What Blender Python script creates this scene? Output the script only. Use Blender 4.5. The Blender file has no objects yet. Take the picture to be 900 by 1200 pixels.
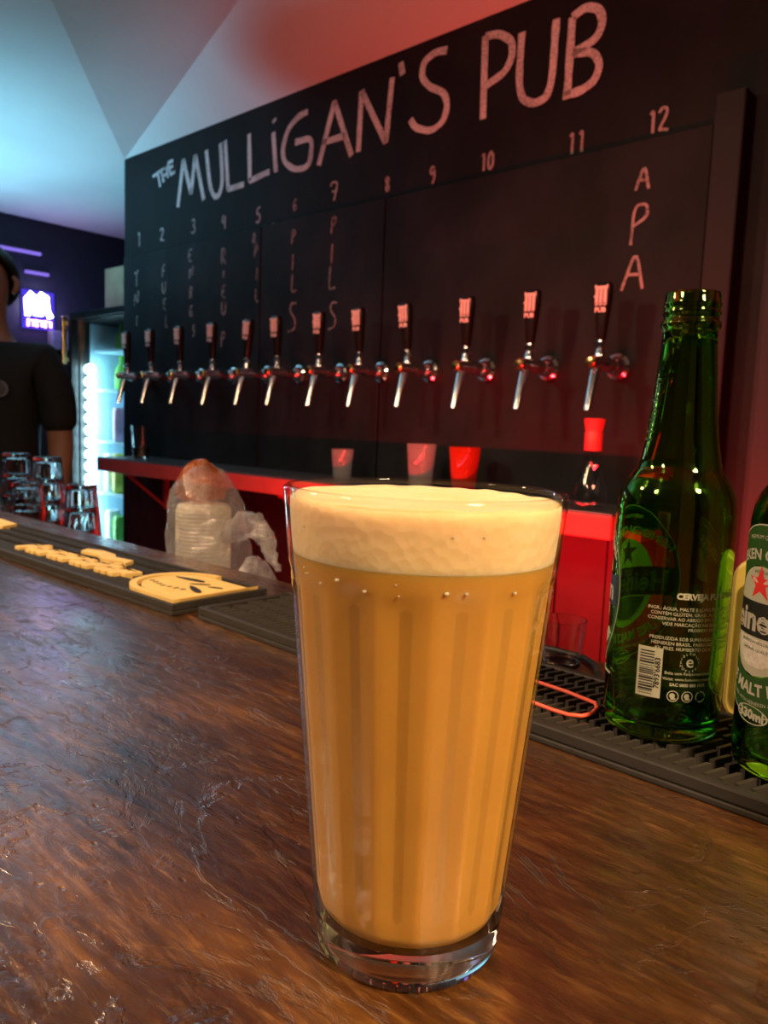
import bpy, bmesh, math, random
from mathutils import Vector, Matrix, noise
random.seed(7)
SC = bpy.context.scene
COL = SC.collection
PI = math.pi
BAR = 1.10                      # height of the bar top above the floor

# ------------------------------------------------------------------ camera
cam_d = bpy.data.cameras.new('camera'); cam = bpy.data.objects.new('camera', cam_d); COL.objects.link(cam)
cam_d.sensor_fit = 'VERTICAL'; cam_d.sensor_height = 36.0
cam_d.lens = 905.0 / 1200.0 * 36.0
cam_d.clip_start = 0.02; cam_d.clip_end = 50
_r = (0.73690, 0.67497, 0.03724); _d = (0.10321, -0.05790, -0.99297); _f = (-0.66807, 0.73557, -0.11233)
m = Matrix.Identity(4)
for i in range(3):
    m[i][0] = _r[i]; m[i][1] = -_d[i]; m[i][2] = -_f[i]
m[0][3], m[1][3], m[2][3] = 0, 0, BAR + .168
cam.matrix_world = m
cam_d.dof.use_dof = True; cam_d.dof.focus_distance = 0.30; cam_d.dof.aperture_fstop = 22
SC.camera = cam

# ------------------------------------------------------------------ world, exposure, lamps
w = bpy.data.worlds.new('world'); SC.world = w; w.use_nodes = True
w.node_tree.nodes['Background'].inputs[0].default_value = (.10, .12, .2, 1)
w.node_tree.nodes['Background'].inputs[1].default_value = .05
SC.view_settings.view_transform = 'Standard'; SC.view_settings.look = 'None'
SC.view_settings.gamma = 1; SC.view_settings.use_curve_mapping = False
SC.view_settings.exposure = 0.0
SC.cycles.max_bounces = 14; SC.cycles.transmission_bounces = 12; SC.cycles.transparent_max_bounces = 24
SC.cycles.glossy_bounces = 6; SC.cycles.diffuse_bounces = 4
SC.cycles.sample_clamp_indirect = 4.0
SC.cycles.use_denoising = True

def lamp(name, kind, loc, target, energy, color, size=.1, size_y=None, spread=None, spot=None):
    d = bpy.data.lights.new(name, kind); o = bpy.data.objects.new(name, d); COL.objects.link(o)
    d.energy = energy; d.color = color
    if kind == 'AREA':
        d.shape = 'RECTANGLE' if size_y else 'DISK'; d.size = size
        if size_y: d.size_y = size_y
        if spread: d.spread = math.radians(spread)
    else:
        d.shadow_soft_size = size
    if kind == 'SPOT' and spot: d.spot_size = math.radians(spot); d.spot_blend = 1.0
    o.location = loc
    v = Vector(target) - Vector(loc)
    o.rotation_euler = v.to_track_quat('-Z', 'Y').to_euler()
    return o
# warm pendant lamps over the customers' side of the bar
lamp('pendant_warm_right', 'AREA', (.75, .10, 2.05), (-.15, .20, 1.1), 8.2, (1, .64, .32), .22, spread=95)
lamp('pendant_warm_behind', 'AREA', (-.75, -.75, 2.1), (-.5, .4, 1.15), 7.5, (1, .64, .38), .20, spread=130)
lamp('pendant_warm_left', 'AREA', (-1.55, -.25, 2.12), (-1.1, .3, 1.1), 7.5, (1, .66, .36), .18, spread=110)
# added fill lights just above the pendants, to lift ceiling and board softly
for _p in ((.75, .10, 2.12), (-.75, -.75, 2.17), (-1.55, -.25, 2.17)):
    lamp('ceiling_fill', 'POINT', _p, (0, 0, 0), 1.3, (1, .72, .68), .05)
# red LED strip along the back edge of the low work counter, facing the tap wall
lamp('led_red', 'AREA', (-.40, .955, .875), (-.40, 1.6, 1.05), 27, (1, .010, .016), 2.1, .014, spread=152)
# cyan lamp washing the ceiling on the left, violet glow of the sign
lamp('cyan_wash', 'SPOT', (-3.65, .55, 1.15), (-3.30, 1.00, 2.262), 150, (.27, .74, 1), .10, spot=98)
lamp('violet_sign_glow', 'POINT', (-4.05, 1.83, 1.80), (0, 0, 0), 2.0, (.35, .22, 1), .05)

# ------------------------------------------------------------------ materials
def nodes(name):
    mt = bpy.data.materials.new(name); mt.use_nodes = True
    nt = mt.node_tree
    return mt, nt, nt.nodes['Principled BSDF'], nt.nodes['Material Output']
def setp(b, **k):
    names = dict(color='Base Color', rough='Roughness', metal='Metallic', spec='Specular IOR Level', ior='IOR',
                 trans='Transmission Weight', sss='Subsurface Weight', sssr='Subsurface Radius', ssss='Subsurface Scale',
                 emit='Emission Color', emits='Emission Strength', alpha='Alpha', coat='Coat Weight', coatr='Coat Roughness', sheen='Sheen Weight')
    for a, v in k.items():
        s = b.inputs[names[a]]
        if a in ('color', 'emit') and len(v) == 3: v = (*v, 1)
        s.default_value = v
def tex(nt, kind, scale=5, detail=3, coord='Object', stretch=None, **k):
    tc = nt.nodes.new('ShaderNodeTexCoord'); mp = nt.nodes.new('ShaderNodeMapping')
    nt.links.new(tc.outputs[coord], mp.inputs[0])
    if stretch: mp.inputs['Scale'].default_value = stretch
    t = nt.nodes.new('ShaderNodeTex' + kind)
    t.inputs['Scale'].default_value = scale
    if 'Detail' in t.inputs: t.inputs['Detail'].default_value = detail
    for a, v in k.items():
        if a in t.inputs: t.inputs[a].default_value = v
    nt.links.new(mp.outputs[0], t.inputs['Vector'])
    return t
def ramp(nt, src, stops, interp='LINEAR'):
    r = nt.nodes.new('ShaderNodeValToRGB'); r.color_ramp.interpolation = interp
    el = r.color_ramp.elements
    while len(el) < len(stops): el.new(.5)
    for e, (p, c) in zip(el, stops):
        e.position = p
        e.color = (c, c, c, 1) if isinstance(c, (int, float)) else (*c, 1)
    nt.links.new(src, r.inputs[0]); return r.outputs[0]
def mixc(nt, fac, a, b):
    n = nt.nodes.new('ShaderNodeMix'); n.data_type = 'RGBA'
    for idx, v in ((0, fac), (6, a), (7, b)):
        if isinstance(v, (int, float)): n.inputs[idx].default_value = v
        elif isinstance(v, tuple): n.inputs[idx].default_value = (*v, 1) if len(v) == 3 else v
        else: nt.links.new(v, n.inputs[idx])
    return n.outputs[2]
def math_(nt, op, a, b=0.):
    n = nt.nodes.new('ShaderNodeMath'); n.operation = op
    for i, v in ((0, a), (1, b)):
        if isinstance(v, (int, float)): n.inputs[i].default_value = v
        else: nt.links.new(v, n.inputs[i])
    return n.outputs[0]
def bump(nt, b, h, strength=.3, dist=.002):
    n = nt.nodes.new('ShaderNodeBump'); n.inputs['Strength'].default_value = strength; n.inputs['Distance'].default_value = dist
    nt.links.new(h, n.inputs['Height']); nt.links.new(n.outputs[0], b.inputs['Normal']); return n
def plain(name, color, rough=.5, metal=0., var=.15, scale=30, bmp=0., dist=.001, **k):
    mt, nt, b, o = nodes(name); setp(b, color=color, rough=rough, metal=metal, **k)
    t = tex(nt, 'Noise', scale, 4)
    lo = tuple(c * (1 - var) for c in color); hi = tuple(min(1, c * (1 + var)) for c in color)
    nt.links.new(ramp(nt, t.outputs[0], [(.3, lo), (.7, hi)]), b.inputs['Base Color'])
    if bmp: bump(nt, b, t.outputs[0], bmp, dist)
    return mt
def emissive(name, color, strength):
    mt, nt, b, o = nodes(name)
    e = nt.nodes.new('ShaderNodeEmission'); e.inputs[0].default_value = (*color, 1); e.inputs[1].default_value = strength
    nt.links.new(e.outputs[0], o.inputs[0]); return mt
def thin_glass(name, tint=(.97, .97, .97), ior=1.45, rough=.02, haze=0., hazecol=(1, 1, 1), bumps=0., bscale=60):
    """thin clear wall: transmits straight, reflects by Fresnel"""
    mt, nt, b, o = nodes(name); nt.nodes.remove(b)
    tr = nt.nodes.new('ShaderNodeBsdfTransparent'); tr.inputs[0].default_value = (*tint, 1)
    gl = nt.nodes.new('ShaderNodeBsdfGlossy'); gl.inputs['Roughness'].default_value = rough
    # Schlick's Fresnel, the same from both sides of the thin wall
    ge = nt.nodes.new('ShaderNodeNewGeometry'); vd = nt.nodes.new('ShaderNodeVectorMath'); vd.operation = 'DOT_PRODUCT'
    nt.links.new(ge.outputs['Incoming'], vd.inputs[0]); nt.links.new(ge.outputs['Normal'], vd.inputs[1])
    f0 = ((ior - 1) / (ior + 1)) ** 2
    p5 = math_(nt, 'POWER', math_(nt, 'SUBTRACT', 1., math_(nt, 'ABSOLUTE', vd.outputs['Value'])), 5.)
    fres = math_(nt, 'ADD', math_(nt, 'MULTIPLY', p5, 1 - f0), f0)
    mx = nt.nodes.new('ShaderNodeMixShader')
    nt.links.new(fres, mx.inputs[0]); nt.links.new(tr.outputs[0], mx.inputs[1]); nt.links.new(gl.outputs[0], mx.inputs[2])
    out = mx.outputs[0]
    if haze:
        df = nt.nodes.new('ShaderNodeBsdfDiffuse'); df.inputs[0].default_value = (*hazecol, 1)
        tl = nt.nodes.new('ShaderNodeBsdfTranslucent'); tl.inputs[0].default_value = (*hazecol, 1)
        m2 = nt.nodes.new('ShaderNodeMixShader'); nt.links.new(df.outputs[0], m2.inputs[1]); nt.links.new(tl.outputs[0], m2.inputs[2])
        m3 = nt.nodes.new('ShaderNodeMixShader'); m3.inputs[0].default_value = haze
        nt.links.new(out, m3.inputs[1]); nt.links.new(m2.outputs[0], m3.inputs[2]); out = m3.outputs[0]
    if bumps:
        t = tex(nt, 'Noise', bscale, 3)
        bn = nt.nodes.new('ShaderNodeBump'); bn.inputs['Strength'].default_value = bumps; bn.inputs['Distance'].default_value = .004
        nt.links.new(t.outputs[0], bn.inputs['Height'])
        nt.links.new(bn.outputs[0], gl.inputs['Normal']); nt.links.new(bn.outputs[0], vd.inputs[1])
    nt.links.new(out, o.inputs[0]); return mt

MT = {}
def wood_bar():
    mt, nt, b, o = nodes('bar_wood')
    grain = tex(nt, 'Noise', 9, 7, stretch=(1, 9, 1), Roughness=.62, Distortion=.6)
    base = ramp(nt, grain.outputs[0], [(.30, (.026, .008, .002)), (.46, (.080, .029, .006)), (.62, (.165, .068, .013)), (.76, (.27, .125, .030))])
    fine = tex(nt, 'Noise', 48, 7, stretch=(1, 5, 1), Roughness=.7, Distortion=.4)
    base = mixc(nt, .42, base, ramp(nt, fine.outputs[0], [(.36, (.010, .0035, .001)), (.52, (.075, .028, .006)), (.66, (.30, .15, .045))]))
    big = tex(nt, 'Noise', 3.2, 4, stretch=(1, 1.6, 1), Distortion=1.2)
    patch = ramp(nt, big.outputs[0], [(.46, 0.), (.54, 1.)])
    c1 = mixc(nt, math_(nt, 'MULTIPLY', patch, .55), base, (.020, .007, .004))
    # worn-through streaks and scuffs along the bar
    sc = tex(nt, 'Noise', 26, 6, stretch=(1, 7, 1), Roughness=.7)
    scm = ramp(nt, sc.outputs[0], [(.60, 0.), (.70, 1.)])
    area = tex(nt, 'Noise', 6, 3); am = ramp(nt, area.outputs[0], [(.42, 0.), (.62, 1.)])
    c2 = mixc(nt, math_(nt, 'MULTIPLY', math_(nt, 'MULTIPLY', scm, am), .6), c1, (.34, .17, .065))
    sp = tex(nt, 'Voronoi', 90, 0); spm = ramp(nt, sp.outputs['Distance'], [(.05, 1.), (.10, 0.)])
    spa = tex(nt, 'Noise', 31, 2); spam = ramp(nt, spa.outputs[0], [(.62, 0.), (.68, 1.)])
    c3 = mixc(nt, math_(nt, 'MULTIPLY', math_(nt, 'MULTIPLY', spm, spam), .8), c2, (.55, .42, .27))
    nt.links.new(c3, b.inputs['Base Color'])
    rn = tex(nt, 'Noise', 14, 5, stretch=(1, 3, 1))
    nt.links.new(ramp(nt, rn.outputs[0], [(.3, .20), (.7, .42)]), b.inputs['Roughness'])
    # flaking lacquer: plateaus with crisp edges plus fine wrinkles
    fl = tex(nt, 'Noise', 11, 8, stretch=(1, 1.7, 1), Roughness=.62, Distortion=1.0)
    plat = ramp(nt, fl.outputs[0], [(.40, 0.), (.43, .5), (.55, .52), (.57, 1.)])
    wr = tex(nt, 'Noise', 55, 6, stretch=(1, 3.0, 1), Roughness=.65, Distortion=.8)
    pit = tex(nt, 'Voronoi', 70, 0, stretch=(1, 2.2, 1)); pm = ramp(nt, pit.outputs['Distance'], [(.08, 0.), (.16, 1.)])
    h = math_(nt, 'ADD', math_(nt, 'ADD', math_(nt, 'MULTIPLY', plat, .7), math_(nt, 'MULTIPLY', wr.outputs[0], .55)), math_(nt, 'MULTIPLY', pm, .18))
    bump(nt, b, h, .60, .0026)
    setp(b, spec=.4, coat=1., coatr=.15)
    b.inputs['Coat IOR'].default_value = 2.0
    bn2 = nt.nodes.new('ShaderNodeBump'); bn2.inputs['Strength'].default_value = .40; bn2.inputs['Distance'].default_value = .0022
    nt.links.new(h, bn2.inputs['Height']); nt.links.new(bn2.outputs[0], b.inputs['Coat Normal'])
    return mt
MT['bar'] = wood_bar()
MT['dark_wood'] = plain('dark_wood', (.030, .014, .009), .5, scale=12, bmp=.2)
def board_mat(name, base, var):
    mt, nt, b, o = nodes(name)
    t = tex(nt, 'Noise', 2.6, 6, Roughness=.6, Distortion=.7)
    s = tex(nt, 'Noise', 9, 5, stretch=(1, 1, .45))
    f = math_(nt, 'MULTIPLY', t.outputs[0], s.outputs[0])
    nt.links.new(ramp(nt, f, [(.14, tuple(c * (1 - var) for c in base)), (.38, tuple(c * (1 + var) for c in base))]), b.inputs['Base Color'])
    setp(b, rough=.6, spec=.2); bump(nt, b, tex(nt, 'Noise', 120, 3).outputs[0], .12, .0008)
    return mt
MT['board'] = board_mat('chalkboard_black', (.011, .011, .013), .35)
MT['board2'] = board_mat('chalkboard_panel', (.014, .015, .0185), .45)
MT['black_wall'] = plain('black_wall', (.012, .013, .018), .7, scale=5)
MT['dark_blue_wall'] = plain('dark_wall', (.018, .022, .034), .7, scale=3)
MT['plaster'] = plain('white_plaster', (.74, .73, .72), .75, var=.06, scale=2.2, bmp=.08, dist=.01)
MT['floor'] = plain('floor_tile', (.05, .045, .04), .4, scale=6)
MT['shelf'] = plain('painted_shelf', (.55, .065, .065), .42, var=.08, scale=18)
MT['shelf_top'] = plain('shelf_steel', (.16, .17, .18), .38, .7, scale=40)
MT['black_metal'] = plain('black_metal', (.02, .02, .022), .4, .5)
MT['steel'] = plain('brushed_steel', (.45, .45, .46), .32, 1., scale=60)
MT['chrome'] = plain('chrome', (.82, .82, .84), .12, 1., var=.03)
MT['brass'] = plain('brass', (.80, .60, .28), .2, 1., var=.05)
MT['handle'] = plain('black_gloss', (.010, .010, .011), .25, var=.1, spec=.5)
MT['print'] = plain('pale_print', (.86, .80, .78), .6, var=.05)
MT['rubber'] = plain('black_rubber', (.022, .020, .019), .55, var=.2, scale=90, bmp=.15, dist=.0005)
MT['rubber_rib'] = plain('rubber_rib', (.036, .033, .030), .5, var=.2, scale=90)
MT['yellow_rubber'] = plain('yellow_rubber', (.78, .56, .20), .55, var=.1, scale=50)
def chalk(name, amount):
    mt, nt, b, o = nodes(name); setp(b, color=(.86, .84, .86), rough=.9, spec=.1)
    t = tex(nt, 'Noise', 160, 4, Roughness=.7); u = tex(nt, 'Noise', 14, 3)
    f = math_(nt, 'ADD', math_(nt, 'MULTIPLY', t.outputs[0], .7), math_(nt, 'MULTIPLY', u.outputs[0], .3))
    nt.links.new(ramp(nt, f, [(.36, amount * .35), (.56, amount)]), b.inputs['Alpha']); return mt
MT['chalk'] = chalk('chalk', .95); MT['chalk_mid'] = chalk('chalk_mid', .55); MT['chalk_faint'] = chalk('chalk_faint', .32)
MT['glass_thin'] = thin_glass('clear_glass', (.96, .965, .96), 1.5, .015)
def solid_glass(name, color, rough=0., ior=1.5):
    mt, nt, b, o = nodes(name); nt.nodes.remove(b)
    g = nt.nodes.new('ShaderNodeBsdfGlass'); g.inputs[0].default_value = (*color, 1); g.inputs['Roughness'].default_value = rough; g.inputs['IOR'].default_value = ior
    nt.links.new(g.outputs[0], o.inputs[0]); return mt
MT['glass_solid'] = solid_glass('glass_base', (.97, .96, .93))
MT['tumbler'] = solid_glass('tumbler_glass', (.96, .97, .97))
MT['tumbler_lit_haze'] = thin_glass('lit_haze_glass', (.93, .94, .94), 1.6, .05, haze=.16)  # white haze mixed into clear glass so it shows as red-lit
MT['green_glass'] = solid_glass('green_glass', (.56, .82, .33), 0., 1.5)
def beer():
    mt, nt, b, o = nodes('wheat_beer')
    t = tex(nt, 'Noise', 25, 3)
    nt.links.new(ramp(nt, t.outputs[0], [(.3, (.50, .265, .048)), (.7, (.57, .312, .064))]), b.inputs['Base Color'])
    setp(b, rough=.35, sss=1., sssr=(1., .55, .18), ssss=.007, spec=.3); return mt
MT['beer'] = beer()
def foam():
    mt, nt, b, o = nodes('beer_foam')
    t = tex(nt, 'Noise', 220, 4); v = tex(nt, 'Voronoi', 300, 0); big = tex(nt, 'Noise', 35, 4)
    nt.links.new(ramp(nt, big.outputs[0], [(.3, (.76, .58, .33)), (.7, (.84, .68, .43))]), b.inputs['Base Color'])
    setp(b, rough=.6, sss=1., sssr=(1, .8, .5), ssss=.006, spec=.2)
    bump(nt, b, math_(nt, 'ADD', v.outputs['Distance'], big.outputs[0]), .25, .0012); return mt
MT['foam'] = foam()
def print_ink(name, color, tl):
    mt, nt, b, o = nodes(name); setp(b, color=color, rough=.5)
    t = tex(nt, 'Noise', 60, 3); nt.links.new(ramp(nt, t.outputs[0], [(.3, tuple(c * .93 for c in color)), (.7, color)]), b.inputs['Base Color'])
    r = nt.nodes.new('ShaderNodeBsdfTranslucent'); r.inputs[0].default_value = (*color, 1)
    mx = nt.nodes.new('ShaderNodeMixShader'); mx.inputs[0].default_value = tl
    nt.links.new(b.outputs[0], mx.inputs[1]); nt.links.new(r.outputs[0], mx.inputs[2]); nt.links.new(mx.outputs[0], o.inputs[0]); return mt
MT['label_white'] = print_ink('label_cream', (.84, .83, .72), .55)
MT['label_green'] = print_ink('label_green', (.032, .115, .020), .4)
MT['label_grey'] = plain('label_silver', (.52, .51, .46), .5, var=.2, scale=400)
MT['label_black'] = plain('label_black', (.008, .010, .008), .4, var=.1)
MT['label_red'] = plain('label_red', (.62, .02, .02), .45, var=.05)
MT['yellow_plastic'] = plain('yellow_plastic', (.72, .55, .14), .4, var=.05)
MT['cord'] = plain('red_cord', (.85, .13, .08), .45, var=.05)
MT['black_cord'] = plain('black_cord', (.012, .012, .012), .45)
MT['wrap'] = thin_glass('clear_wrap', (.97, .97, .98), 2.0, .09, haze=.13, hazecol=(.88, .92, 1.), bumps=1., bscale=120)
MT['wrap_white'] = thin_glass('white_wrap', (.95, .95, .97), 2.0, .10, haze=.17, hazecol=(.90, .90, .97), bumps=1., bscale=120)
MT['wrap_orange'] = thin_glass('orange_wrap', (.95, .55, .25), 1.5, .15, haze=.30, hazecol=(.55, .16, .03), bumps=.9, bscale=60)
MT['cups'] = thin_glass('cup_plastic', (.85, .85, .82), 1.45, .25, haze=.50, hazecol=(.86, .82, .72))
MT['cardboard'] = plain('cardboard', (.42, .34, .20), .8, scale=10)
MT['red_plastic'] = plain('red_plastic', (.80, .05, .06), .4)
MT['red_glass'] = thin_glass('red_tumbler', (.95, .25, .14), 1.5, .03, haze=.25, hazecol=(.95, .20, .08))
MT['cola'] = plain('dark_drink', (.045, .012, .006), .15)
MT['grey_panel'] = plain('grey_panel', (.20, .22, .24), .6)
MT['skin'] = plain('skin', (.34, .17, .11), .55, var=.08, scale=14)
MT['hair'] = plain('dark_hair', (.012, .010, .009), .6, scale=80)
MT['shirt'] = plain('black_shirt', (.010, .011, .014), .85, scale=40)
MT['jeans'] = plain('dark_trousers', (.015, .017, .025), .85, scale=40)
MT['eye'] = plain('eye', (.5, .5, .5), .3); MT['lip'] = plain('lip', (.35, .13, .10), .5)
MT['neon_white'] = emissive('neon_white', (.80, .70, 1), 16)
MT['neon_pink'] = emissive('neon_pink', (1, .35, .75), 8)
MT['violet_halo'] = emissive('violet_halo', (.10, .06, 1), .8)
MT['violet_led'] = emissive('violet_led', (.30, .20, 1), .9)
MT['fridge_led'] = emissive('fridge_led', (.50, .88, 1), 38)
MT['fridge_liner'] = plain('fridge_liner', (.40, .62, .75), .5, var=.05)
MT['can_green'] = plain('can_green', (.22, .62, .10), .35); MT['can_yellow'] = plain('can_yellow', (.85, .75, .10), .4)
MT['can_white'] = plain('can_white', (.85, .85, .88), .4); MT['can_pink'] = plain('can_pink', (.85, .45, .62), .4)

# ------------------------------------------------------------------ mesh helpers
class MB:
    def __init__(s): s.v = []; s.f = []
    def add(s, vs, fs):
        n = len(s.v); s.v += [tuple(p) for p in vs]; s.f += [tuple(i + n for i in f) for f in fs]; return s
    def box(s, x0, x1, y0, y1, z0, z1):
        vs = [(x, y, z) for z in (z0, z1) for y in (y0, y1) for x in (x0, x1)]
        return s.add(vs, [(0, 2, 3, 1), (4, 5, 7, 6), (0, 1, 5, 4), (2, 6, 7, 3), (0, 4, 6, 2), (1, 3, 7, 5)])
    def lathe(s, prof, n=32, c=(0, 0, 0), cap0=True, cap1=True, rf=None, axis='Z'):
        """prof: (r, z) list; rf(theta, r, z) -> r"""
        vs = []; fs = []
        for r, z in prof:
            for k in range(n):
                t = 2 * PI * k / n; rr = rf(t, r, z) if rf else r
                p = (rr * math.cos(t), rr * math.sin(t), z)
                if axis == 'Y': p = (p[0], p[2], -p[1]) 
                vs.append((c[0] + p[0], c[1] + p[1], c[2] + p[2]))
        m_ = len(prof)
        for i in range(m_ - 1):
            for k in range(n):
                a = i * n + k; b_ = i * n + (k + 1) % n
                fs.append((a, b_, b_ + n, a + n))
        if cap0: fs.append(tuple(reversed(range(n))))
        if cap1: fs.append(tuple((m_ - 1) * n + k for k in range(n)))
        return s.add(vs, fs)
    def tube(s, pts, r, n=8, closed=False):
        pts = [Vector(p) for p in pts]; L = len(pts); rs = r if isinstance(r, (list, tuple)) else [r] * L
        vs = []; fs = []; up = Vector((0, 0, 1)); prev = None
        for i, p in enumerate(pts):
            if closed: t = pts[(i + 1) % L] - pts[i - 1]
            else: t = pts[min(i + 1, L - 1)] - pts[max(i - 1, 0)]
            t.normalize()
            if prev is None:
                a = t.cross(up)
                if a.length < .05: a = t.cross(Vector((1, 0, 0)))
            else: a = prev - t * prev.dot(t)
            a.normalize(); prev = a; b_ = t.cross(a)
            for k in range(n):
                q = 2 * PI * k / n; vs.append(p + (a * math.cos(q) + b_ * math.sin(q)) * rs[i])
        for i in range(L if closed else L - 1):
            j = (i + 1) % L
            for k in range(n):
                k2 = (k + 1) % n; fs.append((i * n + k, i * n + k2, j * n + k2, j * n + k))
        if not closed:
            fs.append(tuple(reversed(range(n)))); fs.append(tuple((L - 1) * n + k for k in range(n)))
        return s.add(vs, fs)
    def prism(s, poly, z0, z1):
        n = len(poly)
        vs = [(x, y, z0) for x, y in poly] + [(x, y, z1) for x, y in poly]
        fs = [tuple(reversed(range(n))), tuple(range(n, 2 * n))] + [(i, (i + 1) % n, n + (i + 1) % n, n + i) for i in range(n)]
        return s.add(vs, fs)
    def mesh(s, name, mat, smooth=None):
        me = bpy.data.meshes.new(name); me.from_pydata(s.v, [], s.f); me.validate()
        bm = bmesh.new(); bm.from_mesh(me); bmesh.ops.recalc_face_normals(bm, faces=bm.faces[:]); bm.to_mesh(me); bm.free()
        me.materials.append(MT[mat] if isinstance(mat, str) else mat)
        if smooth is not None:
            for p in me.polygons: p.use_smooth = True
            me.set_sharp_from_angle(angle=math.radians(smooth))
        return me
    def build(s, name, mat, parent=None, smooth=None, loc=(0, 0, 0), rz=0, bevel=0):
        o = bpy.data.objects.new(name, s.mesh(name, mat, smooth)); COL.objects.link(o)
        o.location = loc; o.rotation_euler = (0, 0, rz)
        if parent: o.parent = parent
        if bevel:
            b = o.modifiers.new('bevel', 'BEVEL'); b.width = bevel; b.segments = 2; b.limit_method = 'ANGLE'
        return o
def tag(o, label=None, cat=None, group=None, kind=None):
    for k, v in (('label', label), ('category', cat), ('group', group), ('kind', kind)):
        if v: o[k] = v
    return o
def thing(name, label, cat, loc=(0, 0, 0), rz=0, group=None):
    o = bpy.data.objects.new(name, None); COL.objects.link(o); o.empty_display_size = .05
    o.location = loc; o.rotation_euler = (0, 0, rz); return tag(o, label, cat, group)
def copy_tree(o, parent=None):
    c = o.copy(); COL.objects.link(c); c.parent = parent
    for ch in list(o.children): copy_tree(ch, c)
    return c

# ------------------------------------------------------------------ the room
def struct(o): o['kind'] = 'structure'; return o
struct(MB().box(-4.3, 1.7, -2.3, 2.75, -.1, 0).build('floor', 'floor'))
wb = struct(MB().box(-2.914, 1.6, 1.62, 1.74, 0, 2.262).build('wall_back', 'board'))
struct(MB().box(-4.19, -2.9, 2.6, 2.7, 0, 2.262).build('wall_recess', 'black_wall'))
wl = struct(MB().box(-4.30, -4.19, -2.2, 2.7, 0, 2.262).build('wall_left', 'dark_blue_wall'))
struct(MB().box(1.6, 1.7, -2.2, 1.74, 0, 2.95).build('wall_right', 'black_wall'))
struct(MB().box(-4.30, 1.7, -2.3, -2.2, 0, 2.6).build('wall_front', 'dark_blue_wall'))
P = (-2.914, 1.62, 2.262); E1 = (1.6, -1.815, 2.262); E2 = (1.6, .481, 2.776); W = (1.6, 1.62, 2.262)
cl = MB()
def slab(pts):
    n = len(pts); up = [(x, y, z + .08) for x, y, z in pts]
    cl.add(list(pts) + up, [tuple(range(n)), tuple(reversed(range(n, 2 * n)))] + [(i, (i + 1) % n, n + (i + 1) % n, n + i) for i in range(n)])
slab([(-4.19, 2.6, 2.262), (-2.914, 2.6, 2.262), P, E1, (1.6, -2.2, 2.262), (-4.19, -2.2, 2.262)])
slab([P, E1, E2]); slab([P, E2, W])
struct(cl.build('ceiling', 'plaster'))

# raised black panels the taps are mounted on
for x0, x1, z0, z1 in ((-2.905, -2.043, .0, 1.884), (-2.037, -1.503, .0, 1.886), (-1.497, -.62, .0, 1.884)):
    MB().box(x0, x1, 1.610, 1.622, z0, z1).build('board_panel', 'board2', wb, bevel=.002)
# black post and door edge at the right end
tag(MB().box(-.605, -.548, 1.570, 1.622, .0, 1.925).build('wooden_post', 'black_wall', bevel=.004),
    'tall black wooden post on the chalkboard wall behind the green bottle', 'post')
dp = thing('dark_cabinet', 'tall dark cabinet at the right edge beyond the black post', 'cabinet', (0, 0, 0))
MB().box(-.425, .25, 1.36, 1.597, .0, 2.2).build('body', 'black_wall', dp, bevel=.004)
MB().box(-.415, -.10, 1.345, 1.36, .06, 2.16).build('door', 'black_wall', dp, bevel=.003)
MB().box(-.09, .24, 1.345, 1.36, .06, 2.16).build('door', 'black_wall', dp, bevel=.003)

# ------------------------------------------------------------------ chalk writing
FONT = {
 '1': [[(.3, .8), (.55, 1), (.55, 0)]], '2': [[(.05, .8), (.3, 1), (.7, .95), (.75, .7), (.1, .05), (.4, .1), (.95, 0)]],
 '3': [[(.1, .95), (.6, 1), (.75, .75), (.35, .55), (.75, .4), (.7, .1), (.3, 0), (.05, .1)]],
 '4': [[(.25, 1), (.05, .45), (.75, .5)], [(.65, .95), (.6, 0)]],
 '5': [[(.8, 1), (.3, .95), (.2, .55), (.6, .6), (.75, .3), (.5, .02), (.1, .1)]],
 '6': [[(.65, 1), (.25, .7), (.1, .3), (.35, 0), (.7, .2), (.55, .5), (.15, .4)]],
 '7': [[(.0, .8), (.15, 1), (.9, .95), (.45, 0)], [(.2, .5), (.85, .5)]],
 '8': [[(.5, .52), (.2, .75), (.45, 1), (.7, .78), (.25, .3), (.45, 0), (.72, .25), (.5, .52)]],
 '9': [[(.7, .85), (.4, 1), (.15, .75), (.4, .52), (.72, .8), (.68, .3), (.45, 0)]],
 '0': [[(.45, 1), (.15, .7), (.2, .15), (.5, 0), (.8, .3), (.75, .8), (.45, 1)]],
 'T': [[(.0, .85), (.9, 1)], [(.5, .95), (.45, 0)]], 'N': [[(.05, 0), (.1, .95), (.75, .05), (.85, 1)]],
 'I': [[(.5, 1), (.45, 0)]], 'F': [[(.85, 1), (.15, .95), (.1, 0)], [(.12, .5), (.65, .52)]],
 'U': [[(.1, 1), (.12, .25), (.45, 0), (.8, .25), (.85, 1)]], 'E': [[(.85, 1), (.15, .95), (.1, .03), (.85, 0)], [(.12, .5), (.65, .52)]],
 'L': [[(.3, 1), (.2, .05), (.85, .12)]], 'R': [[(.15, 0), (.2, .95), (.7, .9), (.65, .55), (.2, .45), (.85, 0)]],
 'G': [[(.8, .9), (.4, 1), (.1, .6), (.2, .1), (.6, 0), (.8, .45), (.5, .45)]],
 'S': [[(.8, .95), (.4, 1), (.2, .75), (.7, .4), (.65, .08), (.1, 0)]],
 'P': [[(.2, 0), (.25, .95), (.75, .95), (.8, .65), (.25, .45)]], 'A': [[(.0, 0), (.5, 1), (.85, 0)], [(.18, .38), (.72, .36)]]}
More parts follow.
